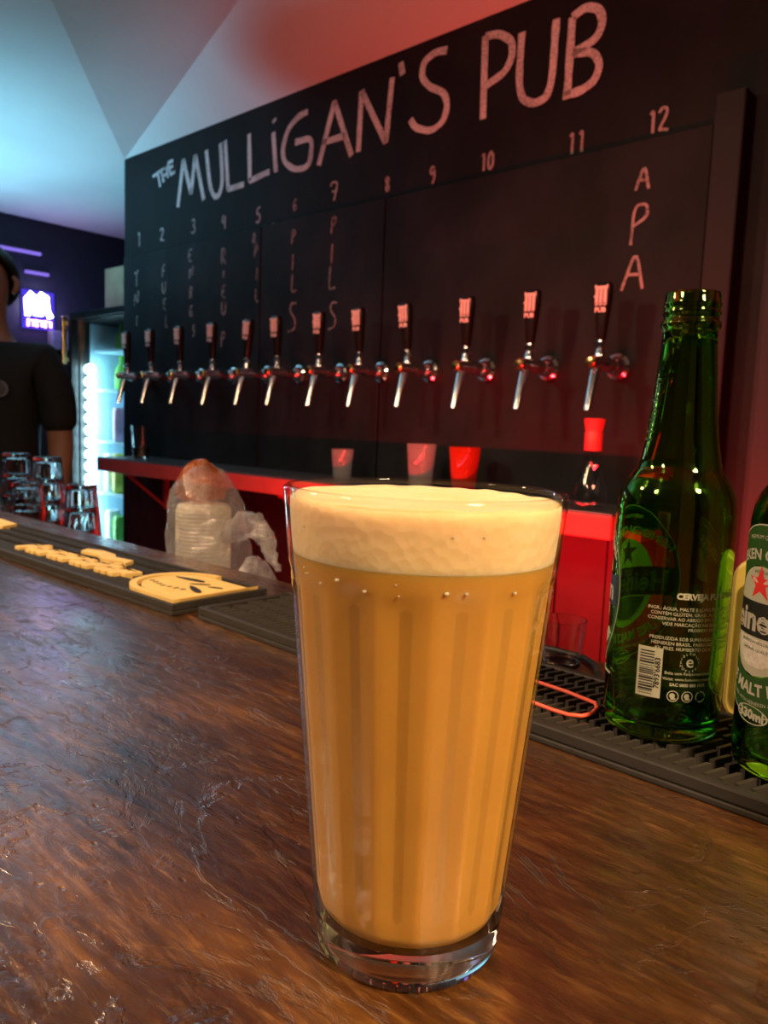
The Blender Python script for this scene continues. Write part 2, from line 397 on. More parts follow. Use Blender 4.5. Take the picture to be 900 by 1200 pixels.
def smooth_line(pts, it=2):
    for _ in range(it):
        o = [pts[0]]
        for a, b in zip(pts, pts[1:]):
            o += [(a[0] * .8 + b[0] * .2, a[1] * .8 + b[1] * .2), (a[0] * .2 + b[0] * .8, a[1] * .2 + b[1] * .8)]
        pts = o + [pts[-1]]
    return pts
def ribbon(mb, pts, wd, y, th=.0008):
    """chalk stroke of width wd lying on the board (x, z), a hair proud of it"""
    L = len(pts); vs = []; fs = []
    for i, p in enumerate(pts):
        a = Vector(pts[max(i - 1, 0)]); b = Vector(pts[min(i + 1, L - 1)]); t = (b - a).normalized(); nrm = Vector((-t.y, t.x))
        ww = wd * (.5 + .09 * noise.noise((p[0] * 37, p[1] * 37, 3)))
        q0 = Vector(p) + nrm * ww; q1 = Vector(p) - nrm * ww
        vs += [(q0.x, y - th, q0.y), (q1.x, y - th, q1.y), (q0.x, y, q0.y), (q1.x, y, q1.y)]
    for i in range(L - 1):
        a = i * 4; b = a + 4
        fs += [(a, a + 1, b + 1, b), (a, b, b + 2, a + 2), (a + 1, a + 3, b + 3, b + 1)]
    mb.add(vs, fs)
TITLE = {"T":[[[-2.707,2.16],[-2.626,2.176]],[[-2.672,2.166],[-2.654,2.114]]],"H":[[[-2.649,2.171],[-2.631,2.126]],[[-2.614,2.18],[-2.602,2.136]],[[-2.643,2.146],[-2.608,2.155]]],"E":[[[-2.569,2.192],[-2.603,2.19],[-2.585,2.145],[-2.557,2.151]],[[-2.597,2.168],[-2.569,2.174]]],"M":[[[-2.536,2.023],[-2.503,2.182],[-2.453,2.057],[-2.429,2.182],[-2.374,2.023]]],"U":[[[-2.362,2.186],[-2.339,2.063],[-2.313,2.022],[-2.284,2.023],[-2.265,2.062],[-2.28,2.192]]],"L":[[[-2.254,2.195],[-2.233,2.034],[-2.147,2.036]]],"L2":[[[-2.124,2.189],[-2.116,2.041],[-2.016,2.052]]],"I":[[[-2.001,2.167],[-1.984,2.044]],[[-2.0,2.206],[-1.995,2.197]]],"G":[[[-1.84,2.192],[-1.882,2.189],[-1.933,2.16],[-1.955,2.107],[-1.946,2.067],[-1.896,2.035],[-1.845,2.031],[-1.823,2.046],[-1.818,2.114],[-1.895,2.115]]],"A":[[[-1.786,2.027],[-1.725,2.193],[-1.648,2.027]],[[-1.772,2.089],[-1.675,2.088]]],"N":[[[-1.621,2.033],[-1.615,2.194],[-1.516,2.037],[-1.5,2.201]]],"AP":[[[-1.471,2.232],[-1.463,2.198]]],"S":[[[-1.314,2.219],[-1.353,2.225],[-1.39,2.212],[-1.396,2.176],[-1.369,2.144],[-1.319,2.119],[-1.304,2.086],[-1.315,2.047],[-1.356,2.031],[-1.41,2.051],[-1.429,2.077]]],"P":[[[-1.191,2.024],[-1.196,2.219]],[[-1.196,2.217],[-1.156,2.213],[-1.117,2.185],[-1.113,2.151],[-1.132,2.118],[-1.186,2.102]]],"U2":[[[-1.09,2.196],[-1.092,2.084],[-1.079,2.043],[-1.048,2.026],[-1.014,2.031],[-1.001,2.065],[-0.999,2.198]]],"B":[[[-0.959,2.023],[-0.958,2.189]],[[-0.958,2.189],[-0.925,2.201],[-0.893,2.187],[-0.881,2.157],[-0.893,2.126],[-0.95,2.111]],[[-0.95,2.111],[-0.901,2.101],[-0.881,2.069],[-0.893,2.037],[-0.927,2.024],[-0.97,2.025]]]}
ROUND = {'U', 'G', 'S', 'P', 'U2', 'B'}
for k, strokes in TITLE.items():
    mb = MB()
    for s in strokes:
        pts = [tuple(p) for p in s]
        pts = smooth_line(pts, 3) if k in ROUND and len(pts) > 2 else [tuple(Vector(a).lerp(Vector(b), t / 8)) for a, b in zip(pts, pts[1:]) for t in range(9)]
        ribbon(mb, pts, .011 if k in 'THE' else .0185, 1.62)
    mb.build('chalk_letter', 'chalk', wb)
SMALL = [('1', -2.804, 1.919, 0.054), ('2', -2.641, 1.918, 0.046), ('3', -2.435, 1.919, 0.047), ('4', -2.253, 1.909, 0.045), ('5', -2.068, 1.902, 0.048), ('6', -1.888, 1.912, 0.036), ('7', -1.715, 1.915, 0.053), ('8', -1.504, 1.904, 0.041), ('9', -1.344, 1.897, 0.045), ('10', -1.172, 1.9, 0.043), ('11', -0.928, 1.892, 0.048), ('12', -0.74, 1.896, 0.048), ('T', -2.804, 1.766, 0.058), ('N', -2.804, 1.693, 0.055), ('I', -2.803, 1.616, 0.039), ('F', -2.61, 1.783, 0.043), ('U', -2.61, 1.721, 0.044), ('E', -2.603, 1.663, 0.041), ('L', -2.591, 1.595, 0.044), ('E', -2.439, 1.82, 0.041), ('N', -2.432, 1.76, 0.042), ('R', -2.431, 1.691, 0.042), ('G', -2.43, 1.626, 0.039), ('S', -2.413, 1.558, 0.036), ('R', -2.24, 1.789, 0.056), ('I', -2.239, 1.744, 0.023), ('E', -2.237, 1.678, 0.04), ('U', -2.236, 1.618, 0.046), ('P', -2.238, 1.512, 0.052), ('R', -2.075, 1.836, 0.032), ('E', -2.036, 1.855, 0.032), ('E', -1.993, 1.858, 0.032), ('P', -2.065, 1.792, 0.038), ('I', -2.058, 1.718, 0.038), ('L', -2.056, 1.648, 0.044), ('P', -1.881, 1.812, 0.041), ('I', -1.882, 1.733, 0.046), ('L', -1.875, 1.662, 0.057), ('S', -1.876, 1.545, 0.089), ('P', -1.703, 1.817, 0.049), ('I', -1.707, 1.734, 0.054), ('L', -1.704, 1.655, 0.069), ('S', -1.695, 1.543, 0.079), ('A', -0.758, 1.782, 0.053), ('P', -0.761, 1.67, 0.086), ('A', -0.764, 1.576, 0.086)]
for t, cx, z0, h in SMALL:
    mb = MB(); asp = .62 if len(t) == 1 else .5
    tw = len(t) * h * asp
    yy = 1.61 if (z0 + h < 1.884 and cx < -.62) else 1.62
    for i, ch in enumerate(t):
        x0 = cx - tw / 2 + i * h * asp
        for s in FONT[ch]:
            pts = smooth_line([(x0 + u * h * asp * 1.05, z0 + v * h) for u, v in s], 2)
            ribbon(mb, pts, .0062, yy)
    big12 = t.isdigit() and len(t) == 2
    mb.build('chalk_letter', 'chalk_mid' if big12 else ('chalk_mid' if (cx > -1.0 or t.isdigit() and t != '6') else 'chalk_faint'), wb)

# ------------------------------------------------------------------ shelf under the taps
sh = thing('wall_shelf', 'long shelf with red-lit front edge below the row of taps', 'shelf', (-1.70, 1.51, 1.06))
MB().box(-1.02, 1.025, -.11, .098, 0, .046).build('board', 'shelf', sh, bevel=.002)
MB().box(-1.02, 1.025, -.108, .098, .046, .051).build('top_sheet', 'shelf_top', sh, bevel=.001)
for bx in (-.86, 0.0, .50):
    b = MB().box(bx - .012, bx + .012, .078, .088, -.14, 0).box(bx - .012, bx + .012, -.08, .08, -.012, 0).build('bracket', 'shelf', sh)
    MB().tube([(bx, .08, -.13), (bx, -.07, -.01)], .006, 8).build('brace', 'shelf', b)

# red-painted planks of the wall below the shelf
MT['red_paint'] = plain('red_paint', (.042, .002, .004), .5, var=.2, scale=14, bmp=.15)
pk = MB().box(-.060, .060, 0, .010, 0, 1.055).mesh('wall_plank', 'red_paint')
for k in range(18):
    o = bpy.data.objects.new('wall_plank', pk); COL.objects.link(o); o.parent = wb; o.location = (-2.83 + k * .1245, 1.5995 + .002 * (k % 3 == 1), .0)

# ------------------------------------------------------------------ beer taps
def text_mesh(body, size, bold=0., align='CENTER', shear=0., spacing=1.):
    cu = bpy.data.curves.new('t', 'FONT'); cu.body = body; cu.size = size; cu.align_x = align; cu.offset = bold; cu.shear = shear
    cu.space_character = spacing; cu.resolution_u = 2
    ob = bpy.data.objects.new('t', cu); COL.objects.link(ob)
    dg = bpy.context.evaluated_depsgraph_get(); me = bpy.data.meshes.new_from_object(ob.evaluated_get(dg))
    vs = [tuple(v.co) for v in me.vertices]; fs = [tuple(p.vertices) for p in me.polygons]
    bpy.data.objects.remove(ob); bpy.data.curves.remove(cu); bpy.data.meshes.remove(me)
    return vs, fs
def make_tap():
    t = thing('beer_tap', 'beer tap', 'beer tap', (0, 0, 0), group='beer taps along the chalkboard wall')
    # local: wall at y = 0.10, faucet axis at y = 0, z = 0 is the faucet body's centre
    sh_ = MB().lathe([(.011, 0), (.011, .085)], 16, (0, .015, 0), axis='Y').build('shank', 'chrome', t, 40)
    MB().lathe([(.026, .0), (.026, .006), (.020, .010), (.016, .018), (.011, .019)][::-1], 24, (0, .099, 0), axis='Y') if 0 else None
    MB().lathe([(.013, .060), (.019, .066), (.021, .078), (.028, .082), (.028, .0995)], 24, (0, 0, 0), axis='Y').build('flange', 'chrome', t, 40)
    MB().lathe([(.0165, .030), (.0165, .050)], 8, (0, 0, 0), axis='Y').build('coupling_nut', 'chrome', sh_, 20)
    MB().lathe([(.004, -.036), (.012, -.034), (.0145, -.026), (.0145, .010), (.017, .014), (.017, .030), (.012, .032)], 20, (0, 0, 0), axis='Y').build('faucet_body', 'chrome', t, 35)
    MB().lathe([(.002, -.046), (.009, -.045), (.0125, -.041), (.0125, -.036), (.008, -.034)], 16, (0, 0, 0), axis='Y').build('end_cap', 'brass', t, 40)
    MB().tube([(0, -.012, -.005), (0, -.020, -.030), (0, -.030, -.062), (0, -.040, -.100)], [.0105, .0100, .0085, .0078], 14).build('spout', 'chrome', t, 40)
    MB().lathe([(.0115, .008), (.0125, .016), (.010, .022), (.0085, .030), (.012, .034), (.012, .042), (.008, .045), (.007, .052)], 18).build('collar', 'chrome', t, 40)
    h = bpy.data.objects.new('handle', None)
    # black paddle: narrow at the ferrule, wide and flat at the head
    mb = MB(); prof = [(.048, .0085, .0085), (.060, .010, .010), (.085, .0125, .011), (.12, .0165, .012), (.150, .0185, .012), (.160, .0175, .0105), (.164, .0140, .0075)]
    n = 20; vs = []; fs = []
    for z, a, b in prof:
        for k in range(n):
            q = 2 * PI * k / n; c_, s_ = math.cos(q), math.sin(q); e = .55
            vs.append((a * math.copysign(abs(c_) ** e, c_), b * math.copysign(abs(s_) ** e, s_), z))
    for i in range(len(prof) - 1):
        for k in range(n): fs.append((i * n + k, i * n + (k + 1) % n, (i + 1) * n + (k + 1) % n, (i + 1) * n + k))
    fs += [tuple(reversed(range(n))), tuple((len(prof) - 1) * n + k for k in range(n))]
    hd = mb.add(vs, fs).build('handle', 'handle', t, 40)
    # printed mark: blocky blackletter M above the word PUB
    pr = MB(); y0, y1 = -.0132, -.0105
    pr.box(-.0145, .0145, y0, y1, .1505, .1555); pr.box(-.0145, -.0115, y0, y1, .1545, .158); pr.box(.0115, .0145, y0, y1, .1545, .158)
    for xx in (-.0125, -.0035, .0060):
        pr.add([(xx, y0, .119), (xx + .0065, y0, .119), (xx + .0065, y0, .151), (xx, y0, .151), (xx, y1, .119), (xx + .0065, y1, .119), (xx + .0065, y1, .151), (xx, y1, .151)],
               [(0, 1, 2, 3), (7, 6, 5, 4), (0, 4, 5, 1), (2, 6, 7, 3), (1, 5, 6, 2), (0, 3, 7, 4)])
    pr.box(-.0155, -.0125, y0, y1, .133, .137)
    for xx in (-.009, 0, .0095): pr.add([(xx - .0045, y0, .119), (xx, y0, .1155), (xx + .0045, y0, .119), (xx, y0, .123)], [(0, 1, 2, 3)])
    vs, fs = text_mesh('PUB', .0135, .0007)
    pr.add([(x * 1.02, y0, .1035 + y * .95) for x, y, z in vs], fs)
    pr.build('printed_mark', 'print', hd)
    return t
tap0 = make_tap()
taps = [(-2.692, .0), (-2.526, .0), (-2.341, .0), (-2.153, .03), (-1.975, .12), (-1.822, -.02), (-1.640, .02), (-1.479, -.03), (-1.306, -.08), (-1.126, .02), (-.951, .04), (-.779, .02)]
words = ['first tap at the dim left end of the chalkboard row', 'second tap from the left end of the row', 'third tap from the left, below the chalk 3', 'fourth tap from the left, below the chalk 4',
         'fifth tap from the left, its handle leaning clearly to the right', 'sixth tap from the left, below the chalk 6', 'seventh tap from the left, below the chalk 7', 'eighth tap from the left, below the chalk 8',
         'ninth tap from the left, its handle leaning to the left', 'tenth tap from the left, below the chalk 10', 'second tap from the right end, below the chalk 11', 'rightmost tap of the row, below the chalk letters APA']
for i, ((x, lean), wd) in enumerate(zip(taps, words)):
    t = tap0 if i == 0 else copy_tree(tap0)
    t.location = (x, 1.510, 1.412)
    t['label'] = 'black-handled chrome beer tap, ' + wd
    for ch in t.children:
        if ch.name.startswith('handle') or ch.name.startswith('collar'): ch.rotation_euler = (.04, lean, 0)

# ------------------------------------------------------------------ the bar
bar = thing('bar_counter', 'long worn dark brown lacquered wooden bar counter in the foreground', 'bar counter', (0, 0, 0))
MB().box(-2.4, 1.2, -.55, .525, BAR - .05, BAR).build('bar_top', 'bar', bar, bevel=.004)
MB().box(-2.36, 1.15, -.35, .50, .0, BAR - .05).build('bar_front', 'dark_wood', bar)
wt = thing('back_counter', 'low steel work counter behind the bar under the cups', 'counter', (0, 0, 0))
MB().box(-2.3, 1.1, .53, .94, .86, .90).build('worktop', 'steel', wt, bevel=.003)
MB().box(-2.28, 1.08, .53, .90, 0, .86).build('cabinet', 'black_metal', wt)

# ------------------------------------------------------------------ rubber bar mats
def mat_frame(mb, x0, x1, y0, y1, h, rim):
    mb.box(x0, x1, y0, y1, 0, .004)
    mb.box(x0, x1, y0, y0 + rim, .004, h); mb.box(x0, x1, y1 - rim, y1, .004, h)
    mb.box(x0, x0 + rim, y0 + rim, y1 - rim, .004, h); mb.box(x1 - rim, x1, y0 + rim, y1 - rim, .004, h)
rm = thing('rubber_bar_mat', 'plain black ribbed rubber mat under the green bottles', 'bar mat', (-.539, .366, BAR), math.radians(-1.6))
mb = MB(); mat_frame(mb, 0, .70, 0, .100, .011, .006); mb.build('tray', 'rubber', rm, bevel=.0012)
rib = MB()
s_ = .0028
rib.add([(-.0020, -.0070, 0), (.0006, -.0070, 0), (.0046, .0070, 0), (.0020, .0070, 0), (-.0018, -.0066, s_ + .004), (.0004, -.0066, s_ + .004), (.0044, .0066, s_ + .004), (.0022, .0066, s_ + .004)],
        [(3, 2, 1, 0), (4, 5, 6, 7), (0, 1, 5, 4), (1, 2, 6, 5), (2, 3, 7, 6), (3, 0, 4, 7)])
rib_me = rib.mesh('rib', 'rubber_rib')
spots = []
for r_ in range(5):
    n_ = 92
    for k in range(n_):
        x = .012 + k * .0073 + (.0036 if r_ % 2 else 0)
        if x < .688: spots.append((x, .0145 + r_ * .0178))
spots.sort(key=lambda p: -p[0] if p[0] < .52 else 9)
rest = MB()
for i, (x, y) in enumerate(spots):
    if i < 300:
        o = bpy.data.objects.new('rib', rib_me); COL.objects.link(o); o.parent = rm; o.location = (x, y, .004)
    else:
        rest.add([(v[0] + x, v[1] + y, v[2] + .004) for v in rib.v], rib.f)
tag(rest.build('far_ribs', 'rubber_rib', rm), kind='stuff')

lm = thing('rubber_bar_mat', 'black rubber bar mat with raised yellow lettering and oval emblem', 'bar mat', (-.560, .354, BAR), math.radians(.6))
mb = MB(); mat_frame(mb, -.80, 0, 0, .104, .0105, .004); mb.build('tray', 'rubber', lm, bevel=.001)
rb = MB()
x = -.79
while x < -.01:
    for y0, y1 in ((.007, .033), (.040, .054), (.061, .075), (.082, .097)):
        rb.box(x, x + .0022, y0, y1, .004, .0088)
    x += .0050
tag(rb.build('fine_ribs', 'rubber_rib', lm), kind='stuff')
# yellow block lettering, two slanted lines of raised letters (no longer legible)
def slant(mb, x, y, wd, h, sh=.012, z0=.004, z1=.0125):
    mb.prism([(x, y), (x + wd, y), (x + wd + sh, y + h), (x + sh, y + h)], z0, z1)
for i in range(9):
    mb = MB(); x = -.352 + i * .0248; y = .018 + i * .0008
    slant(mb, x, y, .0105, .026, .004); slant(mb, x + .0128, y + (.0 if i % 2 else .008), .0085, .018 if i % 3 else .026, .003)
    mb.box(x + .004, x + .020, y + (.010 if i % 2 else .018), y + (.016 if i % 2 else .024), .004, .0125)
    mb.build('raised_letter', 'yellow_rubber', lm, bevel=.0008)
mb = MB(); mb.prism([(-.280 + u, .062 + v) for u, v in ((0, 0), (.03, .004), (.055, -.004), (.085, .004), (.100, -.002), (.090, .014), (.060, .010), (.045, .018), (.015, .020), (-.008, .012))], .004, .0125)
mb.build('raised_swash', 'yellow_rubber', lm, bevel=.0008)
mb = MB(); mb.prism([(-.62 + u, .050 + v) for u, v in ((0, 0), (.06, -.01), (.105, .02), (.09, .046), (.03, .05), (-.01, .03))], .004, .0125)
mb.build('raised_emblem', 'yellow_rubber', lm, bevel=.0008)
# oval emblem at the mat's end: ring with a filled field and dark leaf-shaped cut-ins
def oval(cx, cy, a, b, x1, n=40):
    """left half of an ellipse closed by a straight run to x1"""
    pts = [(cx + a * math.cos(PI / 2 + PI * k / n), cy + b * math.sin(PI / 2 + PI * k / n)) for k in range(n + 1)]
    return pts + [(x1, cy - b), (x1, cy + b)]
o1 = oval(-.062, .051, .050, .046, -.005); o2 = oval(-.062, .051, .043, .0395, -.005)
em = MB(); n = len(o1)
em.add([(x, y, z) for z in (.004, .0128) for x, y in o1] + [(x, y, z) for z in (.004, .0128) for x, y in o2],
       [(i, i + 1, n + i + 1, n + i) for i in range(n - 1)] + [(2 * n + i + 1, 2 * n + i, 3 * n + i, 3 * n + i + 1) for i in range(n - 1)] + [(n + i, n + i + 1, 3 * n + i + 1, 3 * n + i) for i in range(n - 1)] + [(0, n, 3 * n, 2 * n), (n - 1, 3 * n - 1, 4 * n - 1, 2 * n - 1)])
em.build('emblem_ring', 'yellow_rubber', lm)
MB().prism(oval(-.062, .051, .0385, .0355, -.005), .004, .0122).build('emblem_field', 'yellow_rubber', lm, bevel=.0006)
def leaf(cx, cy, L, wd, ang):
    pts = [(L * math.cos(t), wd * math.sin(t) * (1 + .3 * math.cos(t))) for t in [2 * PI * k / 20 for k in range(20)]]
    c, s = math.cos(ang), math.sin(ang); return [(cx + x * c - y * s, cy + x * s + y * c) for x, y in pts]
mb = MB()
for a in ((-.070, .066, .020, .0035, .15), (-.030, .044, .016, .0035, -.35), (-.045, .060, .010, .0018, .6), (-.024, .062, .008, .0016, .4)): mb.prism(leaf(*a), .0115, .0128)
mb.build('emblem_mark', 'rubber', lm)
vs, fs = text_mesh('BEER', .016, .0004); MB().add([(-.078 + x, .032 + y, .0128) for x, y, z in vs], fs) if 0 else None
mb = MB()
for i in range(7): mb.prism(leaf(-.088 + i * .0085, .036 - .0016 * (3 - abs(3 - i)), .0028, .0011, .9 + .3 * (i % 2)), .0115, .0127)
mb.build('emblem_lettering', 'rubber', lm)

# ------------------------------------------------------------------ pint glass of beer
GX, GY = -.1527, .1870; GH = .149
pint = thing('pint_glass', 'tall fluted pint glass full of hazy golden beer with thick foam', 'glass of beer', (GX, GY, BAR))
NF = 16
def ro(z): return .0300 + .0140 * z / .15
def flute(t, r, z, depth=.0011, z0=.014, z1=.1245):
    k = min(1, max(0, (z - z0) / .006)) * min(1, max(0, (z1 - z) / .004))
    if k <= 0: return r
    ph = ((t / (2 * PI) * NF) % 1) - .5
    return r - depth * k * (1 - abs(2 * ph) ** 1.6)
zs_o = [.0, .0015, .004, .009, .014, .018, .022, .03, .045, .06, .075, .09, .105, .115, .120, .1225, .1245, .126, .128, .132, .137, .142, .1465, .1482, .149]
prof_o = []
for z in zs_o:
    r = ro(z)
    if z == 0: r -= .0018
    elif z == .0015: r -= .0004
    if z >= .126: r += .0003
    if z == .149: r -= .0010
    prof_o.append((r, z))
inn = [(ro(z) - (.0022 if z < .1245 else .0020), z) for z in (.1482, .142, .132, .12, .10, .07, .04, .022, .016)] 
inn = [(ro(.149) - .0016, .149)] + inn + [(ro(.0125) - .0045, .0128)]
# upper wall of the glass (thin clear wall) and its solid bottom
wall = MB().lathe(prof_o[4:] + inn[:-1], NF * 8, cap0=False, cap1=False, rf=lambda t, r, z: flute(t, r, z) if r > ro(z) - .0012 else r)
wall.build('glass_wall', 'glass_thin', pint, 60)
MB().lathe([(.0180, .0009)] + prof_o[:5] + [(ro(.014) - .0022, .0139), (ro(.012) - .006, .0122)], NF * 8, cap0=True, cap1=True).build('glass_bottom', 'glass_solid', pint, 50)
bz = [.0130, .0145, .018, .024, .035, .05, .065, .08, .095, .11, .118, .1225, .1245, .1288]
MB().lathe([(ro(.0130) - .008, .0127)] + [(ro(z) - (.0050 if z < .0135 else .0026 if z < .0150 else .0013), z) for z in bz], NF * 8, rf=lambda t, r, z: flute(t, r, z, .0010)).build('beer', 'beer', pint, 50)
fm = MB()
def foam_r(t, r, z):
    return r
fz = [(ro(.1285) - .0014, .1285), (ro(.132) - .0012, .132), (ro(.137) - .0012, .137), (ro(.142) - .0013, .142), (ro(.1452) - .0016, .1452), (ro(.1464) - .0028, .1462), (.038, .1459), (.030, .1456), (.015, .1455), (.004, .1455)]
vs = []; fs = []; n = 96
for i, (r, z) in enumerate(fz):
    for k in range(n):
        t = 2 * PI * k / n; dz = 0
        if i == 0: dz = .0007 * noise.noise((math.cos(t) * 3, math.sin(t) * 3, 1)) - .0004
        if i >= 5: dz = .0007 * noise.noise((r * math.cos(t) * 120, r * math.sin(t) * 120, 5))
        vs.append((r * math.cos(t), r * math.sin(t), z + dz))
for i in range(len(fz) - 1):
    for k in range(n): fs.append((i * n + k, i * n + (k + 1) % n, (i + 1) * n + (k + 1) % n, (i + 1) * n + k))
fs += [tuple(reversed(range(n))), tuple((len(fz) - 1) * n + k for k in range(n))]
fm.add(vs, fs).build('foam', 'foam', pint, 60)
# bubbles clinging to the inside of the wall at the foam line
bb = MB()
aim = math.atan2(-GY, -GX)
for k in range(14):
    t = aim + random.uniform(-1.1, 1.1); z = random.uniform(.1225, .1265) if k < 11 else random.uniform(.138, .141); r = random.uniform(.0003, .0008)
    c = (ro(z) - .0012); cx, cy = c * math.cos(t), c * math.sin(t)
    prof = [(r * math.sin(PI * j / 5), -r * .7 * math.cos(PI * j / 5)) for j in range(1, 5)]
    bb.lathe(prof, 7, (cx, cy, z))
tag(bb.build('bubbles', 'foam', pint, 60), kind='stuff')

# ------------------------------------------------------------------ green bottles
BP = [(.0270, 0), (.0288, .0015), (.0296, .005), (.0300, .010), (.0301, .05), (.0302, .112), (.0300, .119), (.0288, .1265), (.0262, .1325), (.0230, .1370), (.0212, .1395), (.0200, .145), (.0182, .155), (.0164, .170),
      (.0150, .188), (.0138, .203), (.0134, .2105), (.0146, .2120), (.0149, .2135), (.0146, .2150), (.0135, .2162), (.0135, .2180), (.0142, .2190), (.0142, .2203), (.0137, .2212), (.0137, .2222), (.0142, .2232), (.0142, .2245), (.0136, .2256), (.0136, .2285), (.0130, .2300)]
BI = [(.0105, .2298), (.0100, .226), (.0102, .21), (.0114, .203), (.0127, .188), (.0142, .170), (.0160, .155), (.0180, .145), (.0195, .138), (.0235, .1315), (.0262, .125), (.0274, .118), (.0276, .10), (.0275, .05), (.0274, .012), (.0255, .0075), (.0180, .0065), (.008, .010)]
def brad(z):
    for (r0, z0), (r1, z1) in zip(BP, BP[1:]):
        if z0 <= z <= z1 and z1 > z0: return r0 + (r1 - r0) * (z - z0) / (z1 - z0)
    return .0302
def wrap(pts, az, zc, off):
    """flat (u, v) metres -> bottle surface around azimuth az (deg) and height zc"""
    o = []
    for p in pts:
        z = zc + p[1]; r = brad(z) + off; a = math.radians(az) + p[0] / .0302
        o.append((r * math.cos(a), r * math.sin(a), z))
    return o
def patch(mb, shape, az, zc, off, n=24, m_=10, th=.00006):
    """filled wrapped patch: shape(v in 0..1) -> (v metres, u_min, u_max); closed thin skin"""
    pts = []; fs = []
    for j in range(n + 1):
        v, u0, u1 = shape(j / n)
        for i in range(m_ + 1): pts.append((u0 + (u1 - u0) * i / m_, v))
    for j in range(n):
        for i in range(m_):
            a = j * (m_ + 1) + i; fs.append((a, a + 1, a + m_ + 2, a + m_ + 1))
    mb.add(wrap(pts, az, zc, off), fs)
def ell(a, b, v0=-1., v1=1.):
    return lambda t: ((v0 + (v1 - v0) * t) * b, -a * math.sqrt(max(0, 1 - (v0 + (v1 - v0) * t) ** 2)), a * math.sqrt(max(0, 1 - (v0 + (v1 - v0) * t) ** 2)))
def rect(a, b): return lambda t: ((2 * t - 1) * b, -a, a)
def wtext(mb, body, size, az, zc, off, u=0, v=0, bold=0., align='CENTER', arc=0., spacing=1., rot=0):
    vs, fs = text_mesh(body, size, bold, align, 0, spacing)
    pts = []
    for x, y, z in vs:
        if rot: x, y = -y, x
        if arc:   # bend the line of text around a circle of radius |arc| (positive: arches up)
            R = abs(arc); a = x / R
            if arc > 0: x, y = (R + y) * math.sin(a), (R + y) * math.cos(a) - R
            else: x, y = (R - y) * math.sin(a), R - (R - y) * math.cos(a)
        pts.append((x + u, y + v))
    mb.add(wrap(pts, az, zc, off), fs)
def ring(mb, r0, r1, az, zc, off, u=0, v=0, n=28, a0=0, a1=2 * PI, sx=1.):
    pts = []; fs = []
    for k in range(n + 1):
        a = a0 + (a1 - a0) * k / n
        pts += [(u + sx * r0 * math.cos(a), v + r0 * math.sin(a)), (u + sx * r1 * math.cos(a), v + r1 * math.sin(a))]
    for k in range(n): fs.append((2 * k, 2 * k + 1, 2 * k + 3, 2 * k + 2))
    mb.add(wrap(pts, az, zc, off), fs)
def make_bottle(label, loc):
    b = thing('beer_bottle', label, 'bottle', loc, group='green beer bottles on the rubber mat')
    MB().lathe(BP + BI, 72, cap0=True, cap1=True).build('glass', 'green_glass', b, 60)
    return b
